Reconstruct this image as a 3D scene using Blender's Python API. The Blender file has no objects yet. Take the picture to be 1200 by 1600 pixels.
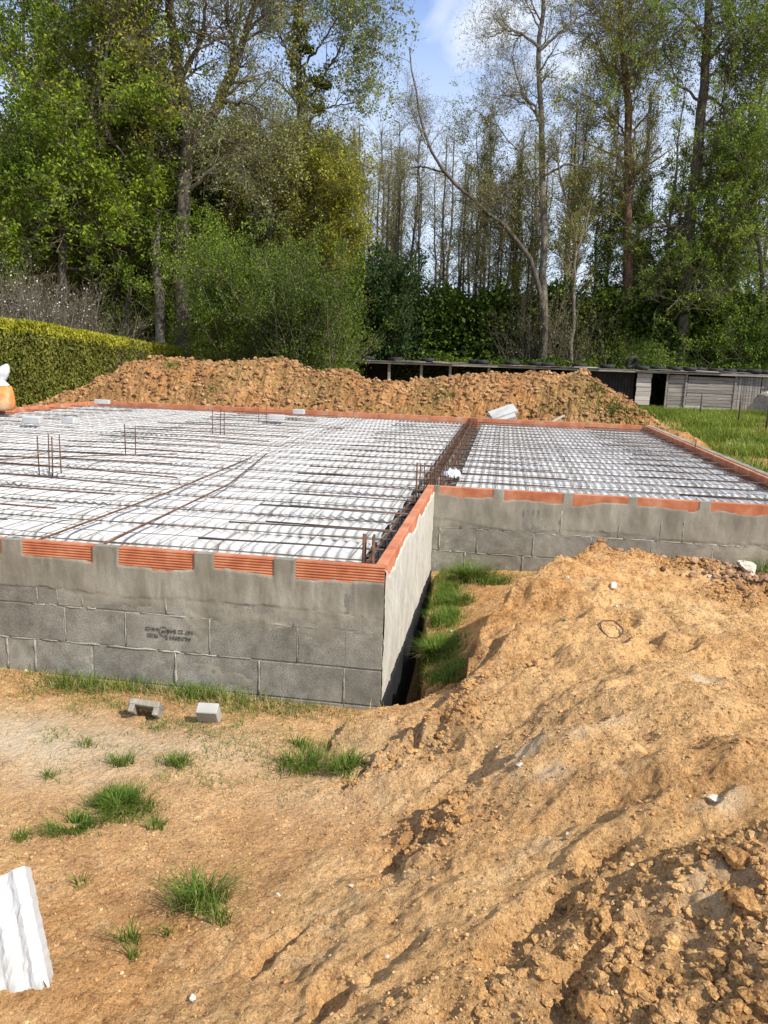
import bpy, math, random
import numpy as np
from mathutils import Matrix, Vector

S = bpy.context.scene
C = S.collection
rng = np.random.default_rng(7)
random.seed(7)

# ------------------------------------------------------------------ camera
FPX = 1215.0
CAM = np.array([0.551, -3.848, 1.809])
FW = np.array([-0.1430219, 0.97146367, -0.189217])
RT = np.array([0.98773609, 0.15220003, 0.03482197])
UP = np.array([-0.06262711, 0.18191615, 0.98131766])
cd = bpy.data.cameras.new('camera'); cam = bpy.data.objects.new('camera', cd); C.objects.link(cam)
cd.sensor_fit = 'VERTICAL'; cd.sensor_height = 36.0; cd.lens = FPX * 36.0 / 1600.0
cd.clip_start = 0.05; cd.clip_end = 2000
m = Matrix(((RT[0], UP[0], -FW[0], CAM[0]), (RT[1], UP[1], -FW[1], CAM[1]), (RT[2], UP[2], -FW[2], CAM[2]), (0, 0, 0, 1)))
cam.matrix_world = m
S.camera = cam

# ------------------------------------------------------------------ sky, sun, exposure
SUN_AZ = math.radians(30)      # degrees the sun stands behind the +X direction (towards the viewer)
SUN_EL = math.radians(44)
sun_dir = np.array([math.cos(SUN_AZ) * math.cos(SUN_EL), -math.sin(SUN_AZ) * math.cos(SUN_EL), math.sin(SUN_EL)])
sd = bpy.data.lights.new('sun', 'SUN'); sd.energy = 5.0; sd.angle = math.radians(0.5); sd.color = (1.0, 0.94, 0.84)
sun = bpy.data.objects.new('sun', sd); C.objects.link(sun)
sun.rotation_euler = Vector(sun_dir).to_track_quat('Z', 'Y').to_euler()
S.view_settings.view_transform = 'Standard'; S.view_settings.look = 'None'
S.view_settings.exposure = 0.42; S.view_settings.gamma = 1.0
W = bpy.data.worlds.new('World'); S.world = W; W.use_nodes = True
nt = W.node_tree; N = nt.nodes; Lk = nt.links
for n in list(N): N.remove(n)
out = N.new('ShaderNodeOutputWorld'); bg = N.new('ShaderNodeBackground'); sky = N.new('ShaderNodeTexSky')
sky.sky_type = 'NISHITA'; sky.sun_disc = False; sky.sun_elevation = SUN_EL; sky.sun_rotation = math.radians(90) + SUN_AZ
sky.air_density = 1.0; sky.dust_density = 0.5; sky.ozone_density = 2.0
bg.inputs[1].default_value = 0.12
tc = N.new('ShaderNodeTexCoord'); mp = N.new('ShaderNodeMapping'); mp.inputs['Scale'].default_value = (1.0, 1.0, 2.2)
mp.inputs['Location'].default_value = (0.35, 0.1, 0.12)
nz = N.new('ShaderNodeTexNoise'); nz.inputs['Scale'].default_value = 2.6; nz.inputs['Detail'].default_value = 7; nz.inputs['Roughness'].default_value = 0.55
nz.inputs['Distortion'].default_value = 0.4
cr = N.new('ShaderNodeValToRGB'); cr.color_ramp.elements[0].position = 0.40; cr.color_ramp.elements[1].position = 0.60
sep = N.new('ShaderNodeSeparateXYZ'); low = N.new('ShaderNodeMapRange')
low.inputs['From Min'].default_value = 0.46; low.inputs['From Max'].default_value = 0.22
low.inputs['To Min'].default_value = 0.0; low.inputs['To Max'].default_value = 0.65
mx = N.new('ShaderNodeMath'); mx.operation = 'MAXIMUM'
mix = N.new('ShaderNodeMix'); mix.data_type = 'RGBA'
Lk.new(tc.outputs['Generated'], mp.inputs[0]); Lk.new(mp.outputs[0], nz.inputs['Vector']); Lk.new(nz.outputs[0], cr.inputs[0])
Lk.new(tc.outputs['Generated'], sep.inputs[0]); Lk.new(sep.outputs[2], low.inputs[0])
mul = N.new('ShaderNodeMath'); mul.operation = 'MULTIPLY'; mul.inputs[1].default_value = 0.8
Lk.new(cr.outputs[0], mul.inputs[0]); Lk.new(mul.outputs[0], mx.inputs[0]); Lk.new(low.outputs[0], mx.inputs[1])
Lk.new(mx.outputs[0], mix.inputs[0]); tint = N.new('ShaderNodeMix'); tint.data_type = 'RGBA'; tint.blend_type = 'MULTIPLY'; tint.inputs[0].default_value = 1; tint.inputs[7].default_value = (0.62, 0.98, 1.40, 1); Lk.new(sky.outputs[0], tint.inputs[6]); Lk.new(tint.outputs[2], mix.inputs[6]); mix.inputs[7].default_value = (7.2, 7.5, 7.9, 1)
Lk.new(mix.outputs[2], bg.inputs[0]); Lk.new(bg.outputs[0], out.inputs[0])

# ------------------------------------------------------------------ helpers
def ray(x, y): return FW + RT * ((x - 600) / FPX) - UP * ((y - 800) / FPX)
def onz(x, y, z): d = ray(x, y); return CAM + d * ((z - CAM[2]) / d[2])
def atY(x, y, Y): d = ray(x, y); return CAM + d * ((Y - CAM[1]) / d[1])
def atX(x, y, X): d = ray(x, y); return CAM + d * ((X - CAM[0]) / d[0])

def _hash(ix, iy, iz, seed):
    h = (ix.astype(np.int64) * 374761393 + iy.astype(np.int64) * 668265263 + iz.astype(np.int64) * 2147483647 + seed * 1274126177) & 0xFFFFFFFF
    h = ((h ^ (h >> 13)) * 1274126177) & 0xFFFFFFFF
    h = (h ^ (h >> 16)) & 0xFFFFFFFF
    return h.astype(np.float64) / 4294967295.0
def vnoise(x, y, seed=0):
    x = np.asarray(x, float); y = np.asarray(y, float)
    ix = np.floor(x); iy = np.floor(y); fx = x - ix; fy = y - iy
    fx = fx * fx * fx * (fx * (fx * 6 - 15) + 10); fy = fy * fy * fy * (fy * (fy * 6 - 15) + 10)
    z = np.zeros_like(ix)
    a = _hash(ix, iy, z, seed); b = _hash(ix + 1, iy, z, seed); c = _hash(ix, iy + 1, z, seed); d = _hash(ix + 1, iy + 1, z, seed)
    return (a * (1 - fx) + b * fx) * (1 - fy) + (c * (1 - fx) + d * fx) * fy
def fbm(x, y, oct=5, seed=0, gain=0.5, billow=False):
    s = 0; a = 1; t = 0; f = 1.0
    for o in range(oct):
        c, sn = math.cos(o * 0.7), math.sin(o * 0.7)
        v = vnoise((x * c - y * sn) * f + 17.3 * o, (x * sn + y * c) * f - 9.1 * o, seed + o)
        v = 1 - np.abs(2 * v - 1) if billow else v
        s = s + a * v; t += a; a *= gain; f *= 2.03
    return s / t
def worley(x, y, seed=0):
    # distance to the nearest of jittered cell points
    ix = np.floor(x); iy = np.floor(y); best = np.full(np.shape(x), 9.0); z = np.zeros_like(ix)
    for dx in (-1, 0, 1):
        for dy in (-1, 0, 1):
            px = ix + dx + _hash(ix + dx, iy + dy, z, seed); py = iy + dy + _hash(ix + dx, iy + dy, z, seed + 5)
            best = np.minimum(best, (px - x) ** 2 + (py - y) ** 2)
    return np.sqrt(best)
def sstep(a, b, x): t = np.clip((x - a) / (b - a), 0, 1); return t * t * (3 - 2 * t)

def mesh_np(name, V, F, mat=None, smooth=False):
    """V (n,3); F list of (m,k) int arrays, all faces one k, or list of such arrays."""
    me = bpy.data.meshes.new(name)
    Fs = F if isinstance(F, list) else [F]
    Fs = [np.asarray(f, np.int32) for f in Fs if len(f)]
    V = np.asarray(V, np.float32)
    nl = sum(f.size for f in Fs); nf = sum(len(f) for f in Fs)
    me.vertices.add(len(V)); me.vertices.foreach_set('co', V.ravel())
    me.loops.add(nl); me.loops.foreach_set('vertex_index', np.concatenate([f.ravel() for f in Fs]))
    me.polygons.add(nf)
    tot = np.concatenate([np.full(len(f), f.shape[1], np.int32) for f in Fs])
    st = np.concatenate([[0], np.cumsum(tot)[:-1]]).astype(np.int32)
    me.polygons.foreach_set('loop_start', st)
    try: me.polygons.foreach_set('loop_total', tot)
    except Exception: pass
    me.polygons.foreach_set('use_smooth', np.full(nf, bool(smooth)))
    me.update(calc_edges=True); me.validate()
    if mat: me.materials.append(mat)
    return me

def obj(name, me, parent=None, loc=None, rot=None):
    o = bpy.data.objects.new(name, me); C.objects.link(o)
    if parent: o.parent = parent
    if loc is not None: o.location = tuple(float(v) for v in loc)
    if rot is not None: o.rotation_euler = rot
    return o
def tag(o, label=None, cat=None, group=None, kind=None):
    if label: o['label'] = label
    if cat: o['category'] = cat
    if group: o['group'] = group
    if kind: o['kind'] = kind
    return o
def empty(name, loc=(0, 0, 0), rz=0):
    o = bpy.data.objects.new(name, None); C.objects.link(o); o.location = tuple(float(v) for v in loc); o.rotation_euler = (0, 0, rz); o.empty_display_size = 0.1
    return o
def copy_tree(o, parent=None):
    c = o.copy(); C.objects.link(c); c.parent = parent
    for ch in list(o.children): copy_tree(ch, c)
    return c

class MB:
    def __init__(s): s.V = []; s.F4 = []; s.F3 = []; s.n = 0
    def add(s, V, F):
        V = np.asarray(V, float); F = np.asarray(F, int) + s.n
        s.V.append(V); (s.F4 if F.shape[1] == 4 else s.F3).append(F); s.n += len(V)
    def box(s, c, d, rz=0, R=None, bev=0):
        d = np.asarray(d, float) / 2
        if bev:
            # chamfered box: 24 verts
            b = bev; v = []; idx = {}
            for sx in (-1, 1):
                for sy in (-1, 1):
                    for sz in (-1, 1):
                        for ax in range(3):
                            p = [sx * d[0], sy * d[1], sz * d[2]]
                            for k in range(3):
                                if k != ax: p[k] -= (sx, sy, sz)[k] * b
                            idx[(sx, sy, sz, ax)] = len(v); v.append(p)
            q = []; t = []
            for ax in range(3):
                o1, o2 = [(1, 2), (2, 0), (0, 1)][ax]
                for sg in (-1, 1):
                    def key(a, bb):
                        k = [0, 0, 0]; k[ax] = sg; k[o1] = a; k[o2] = bb; return idx[(k[0], k[1], k[2], ax)]
                    f = [key(-1, -1), key(1, -1), key(1, 1), key(-1, 1)]
                    q.append(f if sg > 0 else f[::-1])
            for ax in range(3):      # edges along ax
                o1, o2 = [(1, 2), (2, 0), (0, 1)][ax]
                for a in (-1, 1):
                    for bb in (-1, 1):
                        def key(e, face):
                            k = [0, 0, 0]; k[ax] = e; k[o1] = a; k[o2] = bb; return idx[(k[0], k[1], k[2], face)]
                        f = [key(-1, o1), key(1, o1), key(1, o2), key(-1, o2)]
                        q.append(f if a * bb < 0 else f[::-1])
            for sx in (-1, 1):
                for sy in (-1, 1):
                    for sz in (-1, 1):
                        f = [idx[(sx, sy, sz, 0)], idx[(sx, sy, sz, 1)], idx[(sx, sy, sz, 2)]]
                        t.append(f if sx * sy * sz > 0 else f[::-1])
            v = np.array(v)
        else:
            v = np.array([[sx * d[0], sy * d[1], sz * d[2]] for sx in (-1, 1) for sy in (-1, 1) for sz in (-1, 1)])
            q = [[0, 1, 3, 2], [4, 6, 7, 5], [0, 4, 5, 1], [2, 3, 7, 6], [0, 2, 6, 4], [1, 5, 7, 3]]; t = []
        if R is None:
            cz, sz_ = math.cos(rz), math.sin(rz); R = np.array([[cz, -sz_, 0], [sz_, cz, 0], [0, 0, 1]])
        v = v @ np.asarray(R).T + np.asarray(c, float)
        n0 = s.n; s.V.append(v); s.F4.append(np.array(q) + n0)
        if len(t): s.F3.append(np.array(t) + n0)
        s.n += len(v)
    def tube(s, pts, rad, k=6):
        V, F = tubes(np.asarray(pts, float)[None], np.broadcast_to(np.asarray(rad, float), (len(pts),))[None], k, cap=True)
        s.V.append(V)
        for f in F:
            if len(f): (s.F4 if f.shape[1] == 4 else s.F3).append(f + s.n)
        s.n += len(V)
    def bar(s, a, b, r, k=6): s.tube([a, b], [r, r], k)
    def mesh(s, name, mat=None, smooth=False):
        F = []
        if s.F4: F.append(np.concatenate(s.F4))
        if s.F3: F.append(np.concatenate(s.F3))
        return mesh_np(name, np.concatenate(s.V), F, mat, smooth)
    def obj(s, name, mat=None, parent=None, smooth=False): return obj(name, s.mesh(name, mat, smooth), parent)

def tubes(P, Rr, k=5, cap=False):
    """P (N,S,3) polylines, Rr (N,S) radii -> verts, [quads, tris]"""
    N_, S_, _ = P.shape
    T = np.gradient(P, axis=1); T /= (np.linalg.norm(T, axis=2, keepdims=True) + 1e-9)
    ref = np.where(np.abs(T[:, :1, 2:3]) > 0.9, np.array([[[1., 0, 0]]]), np.array([[[0, 0, 1.]]]))
    ref = np.broadcast_to(ref, T.shape)
    U = np.cross(T, ref); U /= (np.linalg.norm(U, axis=2, keepdims=True) + 1e-9)
    Wv = np.cross(T, U)
    a = np.arange(k) * 2 * math.pi / k
    V = P[:, :, None, :] + Rr[:, :, None, None] * (U[:, :, None, :] * np.cos(a)[None, None, :, None] + Wv[:, :, None, :] * np.sin(a)[None, None, :, None])
    idx = np.arange(N_ * S_ * k).reshape(N_, S_, k)
    A = idx[:, :-1, :]; B = np.roll(A, -1, axis=2); Dn = idx[:, 1:, :]; E_ = np.roll(Dn, -1, axis=2)
    Q = np.stack([A, Dn, E_, B], -1).reshape(-1, 4)
    F = [Q]
    if cap and k >= 3:
        tr = []
        for e, fl in ((0, 0), (S_ - 1, 1)):
            r = idx[:, e, :]
            for j in range(1, k - 1):
                f = np.stack([r[:, 0], r[:, j], r[:, j + 1]], -1); tr.append(f if not fl else f[:, ::-1])
        F.append(np.concatenate(tr))
    return V.reshape(-1, 3), F

# ------------------------------------------------------------------ materials
def mat(name):
    m = bpy.data.materials.new(name); m.use_nodes = True
    return m, m.node_tree.nodes, m.node_tree.links, m.node_tree.nodes['Principled BSDF']
def rgb(c): return (c[0], c[1], c[2], 1)
def simple(name, cols, scale=8, detail=6, rough=0.9, bump=0.3, bscale=60, bdist=0.01, rnd=0.0, ramp=(0.3, 0.7), coord='Object', metal=0, stretch=(1, 1, 1), spec=0.3, speck=0.0):
    """noise-ramped colour + noise bump; rnd = value variation per mesh island"""
    m, n, l, b = mat(name)
    tc = n.new('ShaderNodeTexCoord'); mp = n.new('ShaderNodeMapping'); mp.inputs['Scale'].default_value = stretch
    l.new(tc.outputs[coord], mp.inputs[0])
    nz = n.new('ShaderNodeTexNoise'); nz.inputs['Scale'].default_value = scale; nz.inputs['Detail'].default_value = detail; nz.inputs['Roughness'].default_value = 0.6
    l.new(mp.outputs[0], nz.inputs['Vector'])
    r = n.new('ShaderNodeValToRGB'); e = r.color_ramp.elements
    e[0].position = ramp[0]; e[0].color = rgb(cols[0]); e[1].position = ramp[1]; e[1].color = rgb(cols[-1])
    for i, c in enumerate(cols[1:-1]):
        q = e.new(ramp[0] + (ramp[1] - ramp[0]) * (i + 1) / (len(cols) - 1)); q.color = rgb(c)
    l.new(nz.outputs[0], r.inputs[0]); col = r.outputs[0]
    if rnd:
        g = n.new('ShaderNodeNewGeometry'); mr = n.new('ShaderNodeMapRange'); mr.inputs['To Min'].default_value = 1 - rnd; mr.inputs['To Max'].default_value = 1 + rnd
        l.new(g.outputs['Random Per Island'], mr.inputs[0]); hs = n.new('ShaderNodeHueSaturation'); l.new(mr.outputs[0], hs.inputs['Value']); l.new(col, hs.inputs['Color']); col = hs.outputs[0]
    if speck:
        q = n.new('ShaderNodeTexNoise'); q.inputs['Scale'].default_value = 130; q.inputs['Detail'].default_value = 4; q.inputs['Roughness'].default_value = 0.8; l.new(tc.outputs['Object'], q.inputs['Vector'])
        r2 = n.new('ShaderNodeValToRGB'); f = r2.color_ramp.elements; f[0].position = .36; f[0].color = (1 - speck, 1 - speck, 1 - speck, 1); f[1].position = .64; f[1].color = (1 + speck * .6, 1 + speck * .6, 1 + speck * .6, 1); l.new(q.outputs[0], r2.inputs[0])
        q2 = n.new('ShaderNodeTexNoise'); q2.inputs['Scale'].default_value = 2.2; q2.inputs['Detail'].default_value = 6; l.new(tc.outputs['Object'], q2.inputs['Vector'])
        r3 = n.new('ShaderNodeValToRGB'); f = r3.color_ramp.elements; f[0].position = .36; f[0].color = (.78, .76, .72, 1); f[1].position = .64; f[1].color = (1.15, 1.13, 1.08, 1); l.new(q2.outputs[0], r3.inputs[0])
        for rr in (r2, r3):
            mm = n.new('ShaderNodeMix'); mm.data_type = 'RGBA'; mm.blend_type = 'MULTIPLY'; mm.inputs[0].default_value = 1; l.new(col, mm.inputs[6]); l.new(rr.outputs[0], mm.inputs[7]); col = mm.outputs[2]
    l.new(col, b.inputs['Base Color'])
    b.inputs['Roughness'].default_value = rough; b.inputs['Metallic'].default_value = metal; b.inputs['Specular IOR Level'].default_value = spec
    if bump:
        n2 = n.new('ShaderNodeTexNoise'); n2.inputs['Scale'].default_value = bscale; n2.inputs['Detail'].default_value = 5; n2.inputs['Roughness'].default_value = 0.65
        l.new(mp.outputs[0], n2.inputs['Vector'])
        bp = n.new('ShaderNodeBump'); bp.inputs['Strength'].default_value = bump; bp.inputs['Distance'].default_value = bdist
        l.new(n2.outputs[0], bp.inputs['Height']); l.new(bp.outputs[0], b.inputs['Normal'])
    return m

def leaf_mat(name, c1, c2, c3, trans=0.35, clump=0.5):
    m, n, l, b = mat(name)
    g = n.new('ShaderNodeNewGeometry'); tc = n.new('ShaderNodeTexCoord')
    nz = n.new('ShaderNodeTexNoise'); nz.inputs['Scale'].default_value = clump; nz.inputs['Detail'].default_value = 3
    l.new(tc.outputs['Object'], nz.inputs['Vector'])
    ad = n.new('ShaderNodeMath'); ad.operation = 'MULTIPLY_ADD'; ad.inputs[1].default_value = 0.5; l.new(g.outputs['Random Per Island'], ad.inputs[0])
    sb = n.new('ShaderNodeMath'); sb.operation = 'SUBTRACT'; sb.inputs[1].default_value = 0.25; l.new(nz.outputs[0], sb.inputs[0]); l.new(sb.outputs[0], ad.inputs[2])
    r = n.new('ShaderNodeValToRGB'); e = r.color_ramp.elements; e[0].position = 0.15; e[0].color = rgb(c1); e[1].position = 0.9; e[1].color = rgb(c3)
    q = e.new(0.5); q.color = rgb(c2)
    l.new(ad.outputs[0], r.inputs[0]); l.new(r.outputs[0], b.inputs['Base Color']); b.inputs['Roughness'].default_value = 0.55; b.inputs['Specular IOR Level'].default_value = 0.12
    tr = n.new('ShaderNodeBsdfTranslucent'); l.new(r.outputs[0], tr.inputs[0]); ms = n.new('ShaderNodeMixShader'); ms.inputs[0].default_value = trans
    o = n['Material Output']; l.new(b.outputs[0], ms.inputs[1]); l.new(tr.outputs[0], ms.inputs[2]); l.new(ms.outputs[0], o.inputs['Surface'])
    return m

def soil_mat(name, dark=(0.16, 0.075, 0.03), mid=(0.53, 0.305, 0.13), light=(0.75, 0.48, 0.235), pale=(0.78, 0.59, 0.35), big=1.1, bump=1.0, fine=1.0, tintf=0.45, bdist=0.02):
    m, n, l, b = mat(name)
    tc = n.new('ShaderNodeTexCoord')
    def noise(s, d=8, r=0.6, dist=0):
        q = n.new('ShaderNodeTexNoise'); q.inputs['Scale'].default_value = s; q.inputs['Detail'].default_value = d; q.inputs['Roughness'].default_value = r; q.inputs['Distortion'].default_value = dist
        l.new(tc.outputs['Object'], q.inputs['Vector']); return q.outputs[0]
    def ramp(v, stops):
        q = n.new('ShaderNodeValToRGB'); e = q.color_ramp.elements
        e[0].position, e[0].color = stops[0][0], rgb(stops[0][1]); e[1].position, e[1].color = stops[-1][0], rgb(stops[-1][1])
        for p, c in stops[1:-1]: x = e.new(p); x.color = rgb(c)
        l.new(v, q.inputs[0]); return q.outputs[0]
    def mixc(f, a, c, mode='MIX'):
        q = n.new('ShaderNodeMix'); q.data_type = 'RGBA'; q.blend_type = mode
        if isinstance(f, float): q.inputs[0].default_value = f
        else: l.new(f, q.inputs[0])
        for s, i in ((a, 6), (c, 7)):
            if isinstance(s, tuple): q.inputs[i].default_value = rgb(s)
            else: l.new(s, q.inputs[i])
        return q.outputs[2]
    big_n = noise(big, 5, 0.55, 0.6); med = noise(7, 8, 0.65, 0.3); fin = noise(70 * fine, 6, 0.7)
    base = ramp(med, [(0.3, tuple(0.72 * v for v in mid)), (0.5, mid), (0.68, light)])
    tint = ramp(big_n, [(0.38, (0.56, 0.28, 0.095)), (0.60, (0.79, 0.52, 0.245))])
    c = mixc(tintf, base, tint)
    pf = ramp(noise(3.1, 6, 0.6, 1.2), [(0.56, (0, 0, 0)), (0.72, (1, 1, 1))])
    pm = n.new('ShaderNodeMath'); pm.operation = 'MULTIPLY'; pm.inputs[1].default_value = 0.55; l.new(pf, pm.inputs[0])
    c = mixc(pm.outputs[0], c, pale)
    sp = ramp(fin, [(0.34, (0.30, 0.22, 0.16)), (0.46, (0.9, 0.87, 0.83)), (0.70, (1.25, 1.22, 1.15))])
    c = mixc(0.85, c, sp, 'MULTIPLY')
    sp2 = ramp(noise(210 * fine, 4, 0.8), [(0.38, (0.52, 0.46, 0.40)), (0.5, (1, 1, 1)), (0.66, (1.35, 1.32, 1.25))])
    c = mixc(0.8, c, sp2, 'MULTIPLY')
    sp3 = ramp(noise(14, 9, 0.75, .8), [(0.36, (0.55, 0.46, 0.38)), (0.47, (1, 1, 1)), (0.62, (1.12, 1.12, 1.12))])
    c = mixc(0.8, c, sp3, 'MULTIPLY')
    att = n.new('ShaderNodeAttribute'); att.attribute_name = 'soil'
    sx = n.new('ShaderNodeSeparateColor'); l.new(att.outputs['Color'], sx.inputs[0])
    c = mixc(sx.outputs[0], c, tuple(dark))            # R: fresh dark broken earth
    c = mixc(sx.outputs[1], c, (0.66, 0.53, 0.36))     # G: pale sandy dust
    gn = ramp(noise(16, 6, 0.7), [(0.42, (0, 0, 0)), (0.6, (1, 1, 1))])
    gm = n.new('ShaderNodeMath'); gm.operation = 'MULTIPLY'; l.new(gn, gm.inputs[0]); l.new(sx.outputs[2], gm.inputs[1])
    c = mixc(gm.outputs[0], c, (0.09, 0.10, 0.03))     # B: low moss and turf
    l.new(c, b.inputs['Base Color']); b.inputs['Roughness'].default_value = 0.95; b.inputs['Specular IOR Level'].default_value = 0.15
    v = n.new('ShaderNodeTexVoronoi'); v.inputs['Scale'].default_value = 38 * fine; l.new(tc.outputs['Object'], v.inputs['Vector'])
    s1 = n.new('ShaderNodeMath'); s1.operation = 'MULTIPLY_ADD'; s1.inputs[1].default_value = -0.35; l.new(v.outputs['Distance'], s1.inputs[0])
    s2 = n.new('ShaderNodeMath'); s2.operation = 'MULTIPLY_ADD'; s2.inputs[1].default_value = 1.1; l.new(noise(22 * fine, 9, 0.72), s2.inputs[0]); l.new(s1.outputs[0], s2.inputs[2])
    l.new(fin, s1.inputs[2])
    bp = n.new('ShaderNodeBump'); bp.inputs['Strength'].default_value = bump; bp.inputs['Distance'].default_value = bdist
    l.new(s2.outputs[0], bp.inputs['Height']); l.new(bp.outputs[0], b.inputs['Normal'])
    return m

M = {}
M['soil'] = soil_mat('soil')
M['heap'] = soil_mat('heap_soil', dark=(0.12, 0.055, 0.025), mid=(0.29, 0.15, 0.06), light=(0.41, 0.235, 0.105), pale=(0.38, 0.25, 0.13), big=0.7, fine=0.35, bump=1.0, tintf=0.15)
M['clod_soil'] = soil_mat('clod_soil', mid=(0.44, 0.24, 0.09), light=(0.64, 0.40, 0.18), pale=(0.62, 0.46, 0.26), tintf=.3, bdist=.012)
M['clod'] = simple('clod_soil', [(0.26, 0.135, 0.05), (0.42, 0.24, 0.10), (0.60, 0.40, 0.20)], scale=14, bump=0.9, bscale=45, bdist=0.008, rnd=0.25)
M['clod_dark'] = simple('clod_dark_soil', [(0.17, 0.09, 0.045), (0.28, 0.16, 0.08), (0.36, 0.23, 0.13)], scale=14, bump=0.9, bscale=45, bdist=0.008, rnd=0.35)
M['pebble'] = simple('pale_pebble', [(0.42, 0.34, 0.24), (0.62, 0.57, 0.50)], scale=20, bump=0.4, bscale=90, bdist=0.003)
M['block'] = simple('concrete_block', [(0.18, 0.167, 0.139), (0.245, 0.23, 0.195), (0.31, 0.293, 0.25)], scale=11, detail=8, bump=0.75, bscale=210, bdist=0.004, rnd=0.12, ramp=(0.32, 0.68), speck=.38)
M['mortar'] = simple('mortar', [(0.24, 0.22, 0.18), (0.42, 0.395, 0.34)], scale=18, speck=.2, bump=1.0, bscale=120, bdist=0.008)
M['skim'] = simple('cement_skim', [(0.17, 0.155, 0.12), (0.255, 0.235, 0.19), (0.36, 0.34, 0.285)], scale=5, detail=8, bump=0.5, bscale=80, bdist=0.004, stretch=(1, 1, 0.45), speck=.15)
M['render'] = simple('cement_render', [(0.36, 0.335, 0.275), (0.45, 0.42, 0.355), (0.52, 0.49, 0.42)], scale=7, detail=8, bump=0.6, bscale=50, bdist=0.006, stretch=(1, 1, 0.5))
M['brick'] = simple('terracotta', [(0.27, 0.085, 0.04), (0.40, 0.135, 0.062), (0.48, 0.23, 0.13)], scale=7, bump=0.35, bscale=120, bdist=0.003, rnd=0.14)
M['brick_dusty'] = simple('terracotta_dusty', [(0.38, 0.12, 0.055), (0.48, 0.185, 0.095), (0.42, 0.30, 0.20)], scale=5, detail=8, bump=0.35, bscale=90, bdist=0.004, rnd=0.16, ramp=(0.38, 0.74))
M['eps'] = simple('polystyrene', [(0.30, 0.285, 0.25), (0.41, 0.40, 0.38), (0.49, 0.485, 0.47)], scale=4, detail=6, rough=0.75, bump=0.3, bscale=260, bdist=0.003, ramp=(0.25, 0.6), rnd=0.03)
M['eps_dirty'] = simple('dusty_polystyrene', [(0.26, 0.22, 0.16), (0.40, 0.38, 0.34), (0.47, 0.46, 0.44)], scale=7, detail=8, rough=0.8, bump=0.5, bscale=160, bdist=0.004, ramp=(0.28, 0.5))
M['rust'] = simple('rusty_steel', [(0.035, 0.02, 0.014), (0.10, 0.048, 0.028), (0.18, 0.085, 0.045)], scale=12, bump=0.5, bscale=150, bdist=0.002, rough=0.8)
M['darksteel'] = simple('dark_steel', [(0.045, 0.035, 0.03), (0.12, 0.075, 0.05)], scale=9, bump=0.3, bscale=150, bdist=0.002, rough=0.6)
M['wire'] = simple('mesh_wire', [(0.09, 0.07, 0.06), (0.19, 0.14, 0.11)], scale=3, bump=0, rough=0.65)
M['joist'] = simple('precast_concrete', [(0.30, 0.29, 0.26), (0.42, 0.41, 0.38)], scale=10, bump=0.4, bscale=120, bdist=0.003)
M['wood'] = simple('weathered_wood', [(0.13, 0.115, 0.095), (0.24, 0.22, 0.19), (0.34, 0.32, 0.28)], scale=6, detail=8, bump=0.6, bscale=30, bdist=0.01, stretch=(0.3, 1, 6), rnd=0.25)
M['wood_pale'] = simple('pale_board', [(0.32, 0.29, 0.25), (0.50, 0.47, 0.42)], scale=5, bump=0.4, bscale=30, bdist=0.01, stretch=(0.3, 1, 4), rnd=0.15)
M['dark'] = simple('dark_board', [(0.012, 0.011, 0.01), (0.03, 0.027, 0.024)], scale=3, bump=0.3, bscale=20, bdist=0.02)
M['roof'] = simple('roof_sheet', [(0.05, 0.045, 0.04), (0.16, 0.145, 0.125), (0.30, 0.28, 0.25)], scale=2.5, detail=8, bump=0.5, bscale=18, bdist=0.02)
M['rubber'] = simple('tyre_rubber', [(0.012, 0.012, 0.013), (0.035, 0.034, 0.034)], scale=10, bump=0.4, bscale=60, bdist=0.006, rough=0.75)
M['bark'] = simple('dark_bark', [(0.03, 0.024, 0.018), (0.085, 0.07, 0.053), (0.16, 0.138, 0.108)], scale=9, detail=8, bump=1.0, bscale=22, bdist=0.03, stretch=(1, 1, 0.25))
M['bark_pale'] = simple('pale_bark', [(0.055, 0.046, 0.035), (0.16, 0.14, 0.108), (0.27, 0.24, 0.19)], scale=5, detail=8, bump=0.8, bscale=20, bdist=0.02, stretch=(1, 1, 0.5))
M['bark_red'] = simple('reddish_bark', [(0.055, 0.028, 0.018), (0.12, 0.065, 0.042), (0.19, 0.12, 0.08)], scale=8, detail=8, bump=1.0, bscale=20, bdist=0.03, stretch=(1, 1, 0.3))
M['twig'] = simple('twig_bark', [(0.06, 0.05, 0.033), (0.14, 0.118, 0.08), (0.25, 0.215, 0.15)], scale=3, bump=0)
M['plastic'] = simple('white_plastic', [(0.45, 0.455, 0.48), (0.58, 0.585, 0.60)], scale=8, rough=0.35, bump=0.3, bscale=20, bdist=0.01, spec=0.5)
M['orange'] = simple('orange_sack', [(0.55, 0.17, 0.03), (0.60, 0.27, 0.10), (0.55, 0.45, 0.33)], scale=3.5, rough=0.6, bump=0.4, bscale=14, bdist=0.02, ramp=(0.42, 0.7))
M['ink'] = simple('stamp_ink', [(0.035, 0.032, 0.03), (0.15, 0.14, 0.12)], scale=70, bump=0, ramp=(0.42, 0.62))
M['grass'] = leaf_mat('grass_blade', (0.035, 0.07, 0.008), (0.10, 0.17, 0.02), (0.28, 0.32, 0.07), trans=0.25, clump=3)
M['grass_dry'] = leaf_mat('dry_grass', (0.16, 0.14, 0.05), (0.33, 0.27, 0.12), (0.46, 0.38, 0.2), trans=0.15, clump=4)
M['meadow'] = leaf_mat('meadow_blade', (0.04, 0.075, 0.008), (0.13, 0.19, 0.018), (0.34, 0.36, 0.075), trans=0.3, clump=0.6)
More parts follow.
